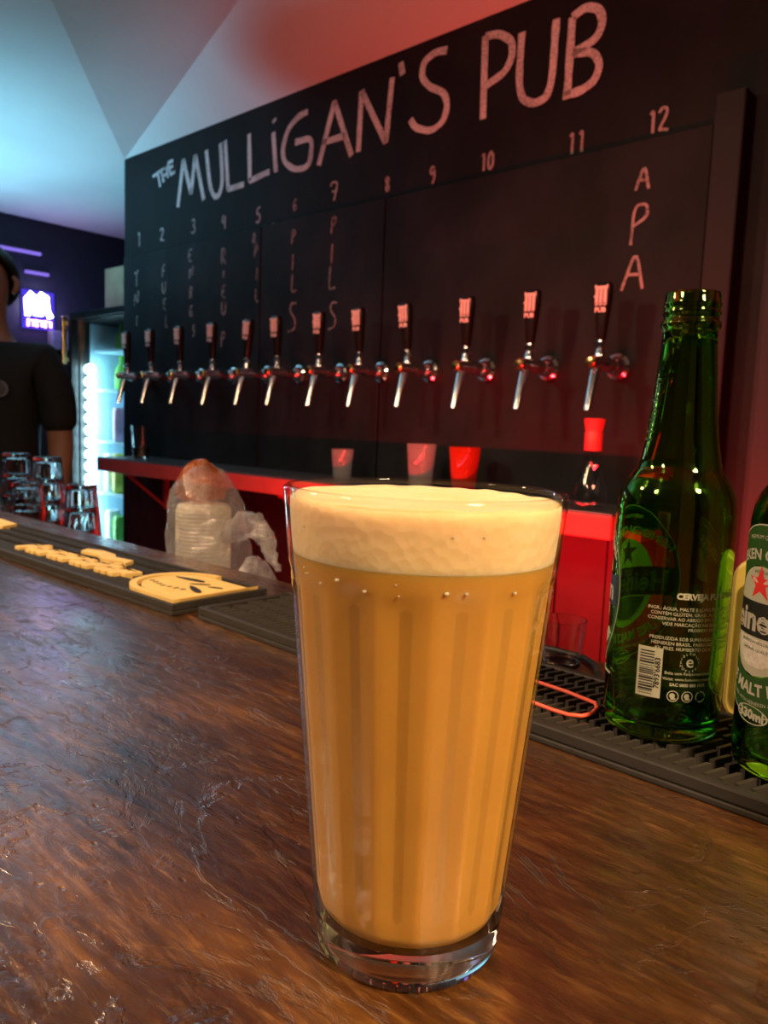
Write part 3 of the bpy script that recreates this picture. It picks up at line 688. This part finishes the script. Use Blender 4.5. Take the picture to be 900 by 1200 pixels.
def front_label(b, az, field=True):
    """oval label printed on the glass, readable from outside and mirrored through the bottle"""
    zb = .0738; zc = .0730; I0, I1, I2, I3 = .00008, .00014, .00022, .00030
    an = MB(); n = 64; pts = []
    for k in range(n + 1):
        a = 2 * PI * k / n; pts += [(.0212 * math.cos(a), .0262 * math.sin(a)), (.029 * math.cos(a), .036 * math.sin(a)), (.0365 * math.cos(a), .0455 * math.sin(a))]
    fs = [f for k in range(n) for f in ((3 * k, 3 * k + 1, 3 * k + 4, 3 * k + 3), (3 * k + 1, 3 * k + 2, 3 * k + 5, 3 * k + 4))]
    if field: an.add(wrap(pts, az, zc, I2), fs)
    else: ring(an, .0425, .0445, az, zc, I2, sx=.80, n=60)
    lo = an.build('front_label', 'label_green', b)
    e = MB(); ring(e, .0448, .0454, az, zc, I3, sx=.80, n=60); e.build('border_line', 'label_white', lo)
    up = MB(); patch(up, ell(.0208, .0258, .34, 1.), az, zc, I1, 18, 20); up.build('oval_panel', 'label_white', lo)
    dn = MB(); patch(dn, ell(.0208, .0258, -1., -.29), az, zc, I1, 18, 20); dn.build('oval_panel', 'label_white', lo)
    gr = MB(); patch(gr, ell(.0172, .0222, -.97, -.36), az, zc, I2, 14, 16); gr.build('silver_field', 'label_grey', lo)
    bk = MB()
    for o in (I1, I2 + .00004): patch(bk, rect(.0345, .0082), az, zb, o, 6, 26)
    bk.build('black_band', 'label_black', lo)
    t = MB()
    for o in (I0, I3 + .00004): wtext(t, 'Heineken', .0152, az, zb, o, v=-.0052, bold=.00055)
    t.build('lettering', 'label_white', lo)
    st = MB(); pts = [(0, 0)]
    for k in range(10):
        r = .0085 if k % 2 == 0 else .0034; a = PI / 2 + k * PI / 5; pts.append((r * math.cos(a), r * math.sin(a)))
    for o in (I0, I3): st.add(wrap(pts, az, zb + .0168, o), [(0, 1 + k, 1 + (k + 1) % 10) for k in range(10)])
    st.build('star', 'label_red', lo)
    t = MB()
    for o in (I0, I3):
        wtext(t, 'HEINEKEN ORIGINAL', .0068, az, zc, o, v=.0290, bold=.00022, arc=.044)
        wtext(t, 'PURE MALT LAGER', .0076, az, zc, o, v=-.0345, bold=.00026, arc=-.042)
    wtext(t, 'PREMIUM QUALITY', .0026, az, zc, I3, v=.0385, arc=.05)
    wtext(t, 'BREWED WITH HEINEKEN A-YEAST', .0024, az, zc, I3, v=-.0392, arc=-.046)
    wtext(t, '330ml', .0062, az, .0290, I3, u=.001, v=-.002, bold=.00025); t.build('label_text', 'label_white', lo)['kind'] = 'stuff'
    t = MB(); ring(t, .0040, .0044, az, .0290, I3, u=.001, sx=2.2); t.build('volume_mark', 'label_white', lo)
    t = MB(); patch(t, lambda q: (.0006 * (2 * q - 1), .011, .032), az, .0290, I3, 2, 14); t.build('volume_stripe', 'label_white', lo)
    t = MB(); wtext(t, 'BREWED IN HOLLAND', .0020, az, zc, I3, v=-.0105); wtext(t, 'ORIGINAL QUALITY', .0020, az, zc, I3, v=-.0140)
    wtext(t, 'PREMIUM', .0022, az, zc, I2, v=.0225, arc=.018)
    t.build('fine_print', 'label_green', lo)['kind'] = 'stuff'
    return lo
def neck_label(b, az):
    t = MB(); vs, fs = text_mesh('Heineken', .0085, .0002)
    pts = []
    for x, y, z in vs:
        zz = .170 + x; a = math.radians(az) - y / .0165
        r = brad(zz) + .0003; pts.append((r * math.cos(a), r * math.sin(a), zz))
    t.add(pts, fs); t.build('neck_lettering', 'label_green', b)
bA = make_bottle('open green glass beer bottle with back label and barcode facing the camera', (-.1597, .4061, BAR + .0110))
V0 = -68.5
front_label(bA, V0 + 238, False); neck_label(bA, V0 - 52)
t = MB(); AZ = V0 + 47; o_ = .00015
wtext(t, 'CERVEJA PURO MALTE', .0042, AZ, .0775, o_, bold=.00022, v=-.0015); 
L1 = ['INGR.: \u00c1GUA, MALTE E L\u00daPULO. AL\u00c9RGICOS: CONT\u00c9M CEVADA', 'CONT\u00c9M GL\u00daTEN. GRAD. ALCO\u00d3LICA: 5,0% VOL. MANTER E', 'CONSERVAR AO ABRIGO DO SOL E CALOR. VALIDADE E LOTE:', 'VIDE MARCA\u00c7\u00c3O NA EMBALAGEM. APRECIE COM', 'PROIBIDO PARA MENORES']
for i, s in enumerate(L1): wtext(t, s, .00240, AZ, .0700 - i * .0026, o_, bold=.00002)
L2 = ['PRODUZIDA SOB SUPERVIS\u00c3O DA HEINEKEN BROUWERIJEN', 'HEINEKEN BRASIL. FABRICADO E ENVASADO POR HNK BR', 'AV. PRES. HUMBERTO DE A. C. BRANCO, 2911 - JACARE\u00cd']
for i, s in enumerate(L2): wtext(t, s, .00240, AZ, .0548 - i * .0026, o_, bold=.00002)
AZ2 = V0 + 24
wtext(t, 'Beba com Responsabilidade', .00215, AZ2, .0372, o_, bold=.00002)
wtext(t, 'Visite: www.heineken.com.br', .00215, AZ2, .0342, o_, bold=.00002)
wtext(t, 'SAC 0800 888 1010', .00225, AZ2, .0312, o_, bold=.00008)
wtext(t, 'e', .0090, AZ2, .0438, o_, v=-.0024, bold=.0001)
for k in range(16):
    a = 2 * PI * k / 16
    wtext(t, 'ENJOY RESPONSIBL'[k] if 'ENJOY RESPONSIBL'[k] != ' ' else '.', .0018, AZ2, .0438, o_, u=.0046 * math.sin(a), v=.0046 * math.cos(a) - .0006, bold=.0)
t.build('back_lettering', 'label_white', bA)
t = MB()
for k, u in enumerate((-.0072, 0, .0072)):
    if k < 2:
        ring(t, .0025, .0029, AZ2, .0260, o_, u=u)
        ring(t, .0, .0014, AZ2, .0262, o_, u=u - .0003, n=10); patch(t, lambda q: (-.0018 + q * .0010, u - .0010, u + .0014), AZ2, .0260, o_, 2, 3)
    else:
        for j in range(3): ring(t, .0023, .0029, AZ2, .0260, o_, u=u, a0=j * 2.1, a1=j * 2.1 + 1.7, n=8)
ring(t, .0078, .0081, AZ2, .0335, o_, u=.0215, n=40)
t.build('recycling_marks', 'label_white', bA)
bc = MB(); patch(bc, rect(.0062, .0130), V0 - 13, .0370, .00012, 4, 6); bco = bc.build('barcode_label', 'label_white', bA)
bars = MB(); z = -.0115
while z < .0112:
    h = random.choice((.00035, .0006, .0009)); patch(bars, lambda q: (z + h * q, -.0050, .0022), V0 - 13, .0370, .00022, 1, 4); z += h + random.choice((.0004, .0006, .0009))
bars.build('barcode_lines', 'label_black', bco)
t = MB(); wtext(t, '7893\u00276683', .0039, V0 - 13, .0370, .00022, u=.0052, rot=1, bold=.00008); t.build('barcode_number', 'label_black', bco)
bB = make_bottle('green glass beer bottle with red star label, cut off by the right frame edge', (-.0890, .4010, BAR + .0110))
VB = math.degrees(math.atan2(-.401, .089))
front_label(bB, VB - 47)

# ------------------------------------------------------------------ things on the right end of the bar
def rbox(mb, w_, d_, h_, r, n=6):
    poly = []
    for cx, cz, a0 in ((w_ / 2 - r, h_ - r, 0), (-w_ / 2 + r, h_ - r, PI / 2), (-w_ / 2 + r, r, PI), (w_ / 2 - r, r, 1.5 * PI)):
        for k in range(n + 1): a = a0 + k * PI / 2 / n; poly.append((cx + r * math.cos(a), cz + r * math.sin(a)))
    m_ = len(poly); vs = [(x, -d_ / 2, z) for x, z in poly] + [(x, d_ / 2, z) for x, z in poly]
    mb.add(vs, [tuple(range(m_)), tuple(reversed(range(m_, 2 * m_)))] + [(i, (i + 1) % m_, m_ + (i + 1) % m_, m_ + i) for i in range(m_)])
yh = thing('plastic_holder', 'yellow plastic holder with rounded corners behind the cropped bottle', 'holder', (-.107, .490, BAR), math.radians(8))
mb = MB(); rbox(mb, .088, .024, .098, .012); mb.build('shell', 'yellow_plastic', yh, 40, bevel=.002)
mb = MB(); rbox(mb, .074, .003, .078, .008); mb.build('front_plate', 'yellow_plastic', yh, 40, loc=(0, -.0130, .010))
tag(MB().tube(smooth_line_3 := [(-.262, .416, .0125), (-.2386, .412, .0125), (-.2179, .4098, .0125), (-.197, .405, .0125), (-.1925, .398, .0125), (-.1905, .388, .0125), (-.1925, .3805, .0125), (-.1985, .3765, .0125), (-.2069, .3762, .0125), (-.2179, .3776, .0125), (-.236, .381, .0125), (-.255, .380, .0125)], .0012, 8).build('elastic_cord', 'cord', None, 60, (0, 0, BAR)),
    'thin red elastic cord looped on the ribbed mat beside the bottle', 'cord')
def shot_prof(): return [(.012, .0), (.0135, .001), (.0165, .034), (.0157, .034), (.0128, .004), (.004, .0035)]
tag(MB().lathe(shot_prof(), 24).build('shot_glass', 'tumbler', None, 50, (-.268, .492, BAR)), 'small clear plastic cup behind the ribbed mat beside the pint', 'cup')
tag(MB().tube([(-.235, .485, .003), (-.245, .500, .003), (-.262, .5125, .003), (-.285, .513, .003), (-.31, .505, .003)], .0025, 8).build('black_cable', 'black_cord', None, 60, (0, 0, BAR)),
    'short black cable lying behind the small clear cup', 'cable')

# ------------------------------------------------------------------ nested tumblers on the back counter
def tumbler_mesh():
    Hh = .095; r0, r1 = .0330, .0245      # stands upside down: rim at the bottom
    def fl(t, r, z):
        k = min(1, max(0, (z - .026) / .004)) * min(1, max(0, (.088 - z) / .004))
        ph = ((t / (2 * PI) * 14) % 1) - .5
        return r - .0012 * k * (1 - abs(2 * ph) ** 1.5)
    o = [(r0 + (r1 - r0) * z / Hh, z) for z in (0, .002, .024, .028, .034, .06, .084, .089, .093)] + [(r1 - .002, Hh)]
    o[0] = (o[0][0] - .0006, 0)
    i_ = [(.018, .086), (r1 - .0035, .084), (r0 - .0032, .03), (r0 - .0022, .0)]
    return MB().lathe([(.004, .0868)] + i_ + o + [(.004, Hh)], 56, cap0=True, cap1=True, rf=lambda t, r, z: fl(t, r, z) if r > (r0 + (r1 - r0) * z / Hh) - .001 else r).mesh('tumbler', 'tumbler', 40)
tm = tumbler_mesh()
stacks = [(-1.262, .622, 5, 'stack nearest the fridge'), (-1.405, .628, 6, 'tall stack second from the fridge end'), (-1.540, .628, 6, 'tall stack at the left frame edge'), (-1.335, .562, 5, 'front low stack by the mat')]
ordn = ['bottom', 'second', 'third', 'fourth', 'fifth', 'top']
for x, y, n_, wd in stacks:
    for k in range(n_):
        o = bpy.data.objects.new('tumbler', tm); COL.objects.link(o); o.location = (x, y, .90 + k * .0385); o.rotation_euler = (0, 0, random.random())
        nm = 'topmost' if k == n_ - 1 else ordn[k] + ('' if k == 0 else ' from below')
        tag(o, 'upside-down fluted tumbler, %s in the %s' % (nm, wd), 'tumbler', 'stacked tumblers behind the bar')
# ------------------------------------------------------------------ wrapped sleeve of plastic cups
sl = thing('cup_sleeve', 'crumpled clear plastic bag holding stacks of disposable cups behind the mat', 'bag of cups', (-.86, .60, .90))
def cup_stack(cx, cy, top, r):
    mb = MB(); prof = []; z = 0.0
    while z < top - .012:
        prof += [(r, z), (r, z + .0022), (r - .0007, z + .0028), (r - .0007, z + .0046)]; z += .0050
    prof += [(r - .003, z + .004), (r - .006, z + .006), (r - .012, z + .0062)]
    return mb.lathe(prof, 36, (cx, cy, 0))
cup_stack(.005, -.012, .262, .036).build('stacked_cups', 'cups', sl, 50)
def crumple(name, mat, base, parent, amp, sc_, seed, sub=4):
    """base: bmesh-building function -> crumpled closed sheet"""
    bm = bmesh.new(); base(bm)
    for v in bm.verts:
        n1 = noise.noise_vector(v.co * sc_ + Vector((seed, 0, 0))); n2 = noise.noise_vector(v.co * sc_ * 2.7 + Vector((0, seed, 0)))
        v.co += n1 * amp + n2 * amp * .5
    me = bpy.data.meshes.new(name); bm.to_mesh(me); bm.free(); me.materials.append(MT[mat])
    o = bpy.data.objects.new(name, me); COL.objects.link(o); o.parent = parent; return o
def bag_shape(cx, cy, profile, n=56):
    def f(bm):
        rows = []
        for z, a, b, dx in profile:
            row = []
            for k in range(n):
                t = 2 * PI * k / n; c_, s_ = math.cos(t), math.sin(t); e = .6
                row.append(bm.verts.new((cx + dx + a * math.copysign(abs(c_) ** e, c_), cy + b * math.copysign(abs(s_) ** e, s_), z)))
            rows.append(row)
        for r0, r1 in zip(rows, rows[1:]):
            for k in range(n): bm.faces.new((r0[k], r0[(k + 1) % n], r1[(k + 1) % n], r1[k]))
        bm.faces.new(list(reversed(rows[0]))); bm.faces.new(rows[-1])
    return f
def interp_rows(keys, n):
    out = []
    for i in range(n + 1):
        z = keys[0][0] + (keys[-1][0] - keys[0][0]) * i / n
        for a, b in zip(keys, keys[1:]):
            if a[0] <= z <= b[0] + 1e-9:
                t = (z - a[0]) / (b[0] - a[0]); out.append((z,) + tuple(a[j] + (b[j] - a[j]) * t for j in (1, 2, 3))); break
    return out
crumple('bag_film', 'wrap', bag_shape(.0, .0, interp_rows([(.004, .047, .047, .002), (.20, .049, .048, .0), (.245, .046, .046, -.004), (.275, .036, .034, -.012), (.300, .024, .020, -.016), (.310, .010, .009, -.014)], 46)), sl, .006, 42, 3)
crumple('bag_top', 'wrap_orange', bag_shape(-.02, -.002, interp_rows([(.262, .034, .026, 0), (.285, .036, .024, 0), (.304, .018, .014, .004), (.312, .008, .006, .004)], 16), 40), sl, .005, 60, 9)  # orange crumpled film piece at the top of the bag
def tailf(bm):
    pts = [(.040, .0, .215), (.075, .0, .236), (.100, .0, .238), (.120, .0, .224), (.133, .0, .206), (.145, .0, .184)]; rs = [.012, .017, .015, .012, .008, .003]
    mb = MB()
    P2 = []; R2 = []
    for (a, b), (r0, r1) in zip(zip(pts, pts[1:]), zip(rs, rs[1:])):
        for k in range(6): P2.append(tuple(Vector(a).lerp(Vector(b), k / 6))); R2.append(r0 + (r1 - r0) * k / 6)
    mb.tube(P2 + [pts[-1]], R2 + [rs[-1]], 18)
    vs = [bm.verts.new(v) for v in mb.v]
    for f in mb.f: bm.faces.new([vs[i] for i in f])
crumple('bag_tail', 'wrap_white', tailf, sl, .006, 55, 5)
crumple('bag_fold', 'wrap_white', bag_shape(.108, .0, interp_rows([(.06, .026, .022, 0), (.13, .030, .020, 0), (.175, .026, .016, -.004), (.194, .012, .009, -.010)], 24), 40), sl, .006, 50, 12)

# ------------------------------------------------------------------ things on the wall shelf
SZ = 1.1115
def glass_prof(r0, r1, h): return [(r0 * .9, 0), (r0, .002), (r1, h), (r1 - .0018, h), (r0 - .002, .009), (.003, .008)]
g = thing('tumbler', 'half-empty glass of dark drink at the left end of the shelf', 'glass', (-2.56, 1.49, SZ))
MB().lathe(glass_prof(.030, .038, .120), 32).build('glass', 'tumbler', g, 50)
MB().lathe([(.027, .0095), (.0305, .040), (.002, .0402)], 32).build('drink', 'cola', g, 50)
tag(MB().lathe(glass_prof(.024, .031, .085), 32).build('tumbler', 'tumbler_lit_haze', None, 50, (-1.525, 1.50, SZ)), 'small empty clear glass on the shelf, left of the two red-lit glasses', 'glass')
tag(MB().lathe(glass_prof(.028, .037, .112), 32, rf=lambda t, r, z: r * (1 + .015 * math.cos(10 * t))).build('tumbler', 'tumbler_lit_haze', None, 60, (-1.243, 1.50, SZ)), 'tall clear glass on the shelf catching red light', 'glass')
tag(MB().lathe(glass_prof(.027, .038, .110), 32).build('tumbler', 'red_glass', None, 50, (-1.108, 1.50, SZ)), 'orange-red tumbler on the shelf, right of the clear one', 'glass')
bt = thing('pourer_bottle', 'clear glass bottle with red pouring cap on the shelf end', 'bottle', (-.752, 1.455, SZ))
MB().lathe([(.034, 0), (.037, .004), (.037, .03), (.030, .055), (.020, .085), (.016, .105), (.0155, .135), (.0135, .135), (.014, .105), (.018, .085), (.028, .055), (.0345, .03), (.034, .006), (.004, .005)], 32).build('glass', 'glass_thin', bt, 60)
MB().lathe([(.0175, .120), (.018, .155), (.0165, .158), (.0175, .163), (.021, .183), (.019, .185), (.004, .184)], 28).build('cap', 'red_plastic', bt, 40)
MB().lathe([(.0185, .060), (.0185, .061)], 8)

# ------------------------------------------------------------------ fridge at the left
FX0, FX1, FY, FZ = -3.655, -3.02, 1.78, 1.738
fr = thing('drinks_fridge', 'tall glass-door drinks fridge glowing cyan beside the chalkboard wall', 'fridge', (0, 0, 0))
MB().box(FX0, FX0 + .035, FY, FY + .6, 0, FZ).box(FX1 - .035, FX1, FY, FY + .6, 0, FZ).box(FX0 + .035, FX1 - .035, FY, FY + .6, FZ - .035, FZ).box(FX0 + .035, FX1 - .035, FY, FY + .6, 0, .22).box(FX0 + .035, FX1 - .035, FY + .57, FY + .6, .22, FZ - .035).build('cabinet', 'black_metal', fr, bevel=.003)
MB().box(FX0 + .036, FX1 - .036, FY + .560, FY + .569, .225, FZ - .04).box(FX0 + .036, FX0 + .040, FY + .05, FY + .56, .225, FZ - .04).box(FX1 - .040, FX1 - .036, FY + .05, FY + .56, .225, FZ - .04).build('liner', 'fridge_liner', fr)
d = MB().box(FX0, FX0 + .03, FY - .04, FY - .004, .20, FZ).box(FX1 - .03, FX1, FY - .04, FY - .004, .20, FZ).box(FX0 + .03, FX1 - .03, FY - .04, FY - .004, FZ - .03, FZ).box(FX0 + .03, FX1 - .03, FY - .04, FY - .004, .20, .24).build('door', 'black_metal', fr, bevel=.003)
MB().box(FX0 + .03, FX1 - .03, FY - .026, FY - .020, .24, FZ - .03).build('pane', 'glass_thin', d)
MB().box(FX0 + .004, FX0 + .018, FY - .075, FY - .055, 1.50, 1.72).box(FX0 + .006, FX0 + .016, FY - .056, FY - .039, 1.51, 1.53).box(FX0 + .006, FX0 + .016, FY - .056, FY - .039, 1.68, 1.70).build('handle', 'brass', d, bevel=.002)
for z in (.62, .88, 1.13, 1.375, 1.56):
    MB().box(FX0 + .05, FX1 - .05, FY + .06, FY + .54, z, z + .010).build('shelf', 'fridge_liner', fr)
for k in range(17):
    z = .55 + k * .058
    MB().lathe([(.004, -.024), (.020, -.016), (.026, 0), (.020, .016), (.004, .024)], 12, (FX0 + .075, FY + .03, z)).build('led_bead', 'fridge_led', fr, 60)
def small_bottle(name, mat, x, z, h, r, label, cat='bottle', group=None):
    o = MB().lathe([(r * .9, 0), (r, .004), (r, h * .55), (r * .75, h * .66), (r * .4, h * .78), (r * .38, h), (r * .2, h)], 20).build(name, mat, None, 50, (x, FY + .16, z)); return tag(o, label, cat, group)
small_bottle('bottle', 'can_green', -3.62 + .10, 1.5705, .13, .028, 'green bottle on the top shelf of the glowing fridge')
small_bottle('bottle', 'can_green', -3.515, 1.3855, .165, .034, 'tall green bottle on the second fridge shelf')
small_bottle('bottle', 'can_white', -3.435, 1.3855, .155, .032, 'white bottle right of the tall green one in the fridge')
def can(mat, x, z, label, r=.033, h=.12):
    return tag(MB().lathe([(r * .8, 0), (r, .008), (r, h - .010), (r * .8, h), (r * .75, h - .003), (.003, h - .003)], 20).build('drink_can', mat, None, 50, (x, FY + .12, z)), label, 'can')
can('can_pink', -3.455, 1.1405, 'pink can on the third fridge shelf', .036, .16)
can('can_yellow', -3.450, .8905, 'yellow can on the fridge shelf just above the wall shelf', .040, .19)
can('can_white', -3.535, .8905, 'white can beside the yellow can in the fridge', .040, .19)
can('can_white', -3.530, .6305, 'white can low in the fridge under the wall shelf end', .036, .17)
can('can_green', -3.450, .6305, 'green can low in the fridge beside the white one', .036, .15)
bx = thing('cardboard_box', 'beige cardboard box standing on top of the fridge', 'box', (-3.53, 2.05, FZ))
MB().box(-.13, .14, -.12, .12, 0, .235).build('carton', 'cardboard', bx, bevel=.002)
MB().box(-.131, .141, -.004, .004, .2352, .2362).build('flap_tape', 'cardboard', bx)

# ------------------------------------------------------------------ left wall: sign, strips
sg = thing('neon_sign', 'glowing white and violet neon sign on the dark left wall', 'neon sign', (-4.19, 1.83, 1.80))
MB().box(0.001, .012, -.085, .085, -.10, .10).build('glow_panel', 'violet_halo', sg, bevel=.004)  # dim emissive panel imitating the violet glow around the tubes
def yz(pts): return [(.026, y, z) for y, z in pts]
MB().tube(yz([(-.062, -.035), (-.066, .05), (-.045, .078), (-.025, .06), (-.018, -.03)]), .014, 10).tube(yz([(-.014, .05), (.012, .08), (.034, .07), (.040, .0), (.058, -.035)]), .014, 10).tube(yz([(.004, .06), (.006, -.03)]), .012, 10).build('letter_tube', 'neon_white', sg, 60)
for s in (-.045, 0, .045):
    MB().tube(yz([(s - .016, -.088), (s - .016, -.055), (s + .012, -.058), (s + .012, -.085)]), .007, 8).build('word_tube', 'neon_pink', sg, 60)
for n_, (y0, y1, z) in enumerate(((1.40, 1.845, 2.088), (1.765, 1.885, 1.988))):
    tag(MB().box(-4.189, -4.170, y0, y1, z - .006, z + .008).build('led_strip', 'violet_led'), ['long violet light strip high on the left wall', 'short violet light strip above the neon sign'][n_], 'light strip')
tag(MB().box(-4.189, -4.13, 1.88, 2.0, 1.60, 1.70).build('junction_box', 'grey_panel', bevel=.004), 'small grey box on the left wall below the neon sign', 'box')

# ------------------------------------------------------------------ person behind the bar
pe = thing('person', 'person in a black t-shirt standing behind the bar, cut off at left', 'person', (-2.69, 1.020, 0), math.radians(44))
def skin(name, verts, edges, mat, parent, sub=2, root=0):
    me = bpy.data.meshes.new(name); me.from_pydata([v[:3] for v in verts], edges, [])
    o = bpy.data.objects.new(name, me); COL.objects.link(o)
    s = o.modifiers.new('skin', 'SKIN'); s.use_smooth_shade = True
    lay = me.skin_vertices[0].data if me.skin_vertices else None
    if lay is None:
        bpy.context.view_layer.objects.active = o; bpy.ops.mesh.customdata_skin_add(); lay = me.skin_vertices[0].data
    for i, v in enumerate(verts): lay[i].radius = (v[3], v[4] if len(v) > 4 else v[3]); lay[i].use_root = (i == root)
    su = o.modifiers.new('sub', 'SUBSURF'); su.levels = sub; su.render_levels = sub
    dg = bpy.context.evaluated_depsgraph_get(); nm = bpy.data.meshes.new_from_object(o.evaluated_get(dg))
    bpy.data.objects.remove(o); nm.name = name; nm.materials.clear(); nm.materials.append(MT[mat])
    for p in nm.polygons: p.use_smooth = True
    r = bpy.data.objects.new(name, nm); COL.objects.link(r); r.parent = parent; return r
V = [(0, 0, .98, .135, .10), (0, 0, 1.12, .13, .095), (0, 0, 1.28, .145, .10), (0, .005, 1.42, .13, .09), (0, .0, 1.50, .060), (0, -.015, 1.555, .052), (0, -.025, 1.63, .068, .085), (0, -.02, 1.70, .072, .088), (0, -.015, 1.755, .045, .06)]
Ed = [(i, i + 1) for i in range(8)]
for s in (-1, 1):
    b0 = len(V)
    V += [(s * .165, .0, 1.435, .055), (s * .205, .0, 1.36, .050), (s * .222, .01, 1.15, .043), (s * .228, -.05, .96, .034), (s * .235, -.09, .87, .026), (s * .240, -.11, .80, .034, .018)]
    Ed += [(3, b0)] + [(b0 + k, b0 + k + 1) for k in range(5)]
    h0 = b0 + 5
    for q, (dx, L) in enumerate(((-.024, .062), (-.008, .074), (.008, .070), (.023, .056))):
        n0 = len(V); V += [(s * .240 + dx, -.122, .765, .009), (s * .240 + dx, -.126, .765 - L * .5, .0085), (s * .240 + dx * .9, -.118, .765 - L, .007)]
        Ed += [(h0, n0), (n0, n0 + 1), (n0 + 1, n0 + 2)]
    n0 = len(V); V += [(s * .205, -.125, .815, .010), (s * .195, -.140, .775, .009)]; Ed += [(h0, n0), (n0, n0 + 1)]
    l0 = len(V); V += [(s * .095, 0, .90, .088), (s * .10, -.01, .50, .058), (s * .10, .02, .10, .042), (s * .10, -.02, .045, .042), (s * .105, -.13, .035, .040, .030)]
    Ed += [(0, l0)] + [(l0 + k, l0 + k + 1) for k in range(4)]
body = skin('body', V, Ed, 'skin', pe)
SV = [(0, 0, .92, .165, .125), (0, 0, 1.12, .160, .120), (0, 0, 1.28, .170, .122), (0, .005, 1.42, .150, .108), (0, 0, 1.487, .075, .070)]
SE = [(0, 1), (1, 2), (2, 3), (3, 4)]
for s in (-1, 1):
    b0 = len(SV); SV += [(s * .165, 0, 1.435, .070), (s * .206, 0, 1.36, .066), (s * .221, .008, 1.19, .062)]; SE += [(3, b0), (b0, b0 + 1), (b0 + 1, b0 + 2)]
shirt = skin('t_shirt', SV, SE, 'shirt', pe)
TV = [(0, 0, .96, .150, .120)]; TE = []
for s in (-1, 1):
    b0 = len(TV); TV += [(s * .095, 0, .86, .105), (s * .10, -.01, .50, .080), (s * .10, .02, .09, .065)]; TE += [(0, b0), (b0, b0 + 1), (b0 + 1, b0 + 2)]
skin('trousers', TV, TE, 'jeans', pe)
hb = bmesh.new(); bmesh.ops.create_uvsphere(hb, u_segments=40, v_segments=26, radius=1)
for v in hb.verts:
    n_ = noise.noise(v.co * 4) * .05
    v.co = Vector((v.co.x * .086 * (1 + n_), v.co.y * .108 * (1 + n_) + .002, v.co.z * .110 * (1 + n_) + 1.690))
bmesh.ops.delete(hb, geom=[v for v in hb.verts if v.co.z < (1.742 if v.co.y < -.045 else 1.742 - (v.co.y + .045) * 1.25)], context='VERTS')
hm = bpy.data.meshes.new('hair'); hb.to_mesh(hm); hb.free(); hm.materials.append(MT['hair'])
for p in hm.polygons: p.use_smooth = True
hr = bpy.data.objects.new('hair', hm); COL.objects.link(hr); hr.parent = pe
so = hr.modifiers.new('solid', 'SOLIDIFY'); so.thickness = .012; so.offset = -1
MB().tube([(0, -.100, 1.685), (0, -.118, 1.655), (0, -.104, 1.645)], [.008, .013, .010], 10).build('nose', 'skin', pe, 80)
for s in (-1, 1):
    MB().lathe([(.003, -.010), (.010, -.005), (.011, 0), (.010, .005), (.003, .010)], 12, (s * .030, -.097, 1.685)).build('eye', 'eye', pe, 80)
    MB().tube([(s * .074, .0, 1.70), (s * .086, .006, 1.685), (s * .084, .004, 1.66), (s * .074, -.002, 1.645)], [.006, .010, .009, .005], 8).build('ear', 'skin', pe, 80)
MB().tube([(-.024, -.098, 1.612), (0, -.108, 1.614), (.024, -.098, 1.612)], [.003, .007, .003], 8).build('mouth', 'lip', pe, 80)
ring_ = MB()
for k in range(24):
    a0 = 2 * PI * k / 24
em2 = MB().lathe([(.026, 0), (.026, .0015), (.020, .0015), (.020, 0)], 24, (.085, -.126, 1.335), axis='Y'); em2.build('shirt_emblem', 'grey_panel', pe)
for o in [o for o in bpy.data.objects if o.users_collection == () ]: bpy.data.objects.remove(o)
for me in [x for x in bpy.data.meshes if x.users == 0]: bpy.data.meshes.remove(me)
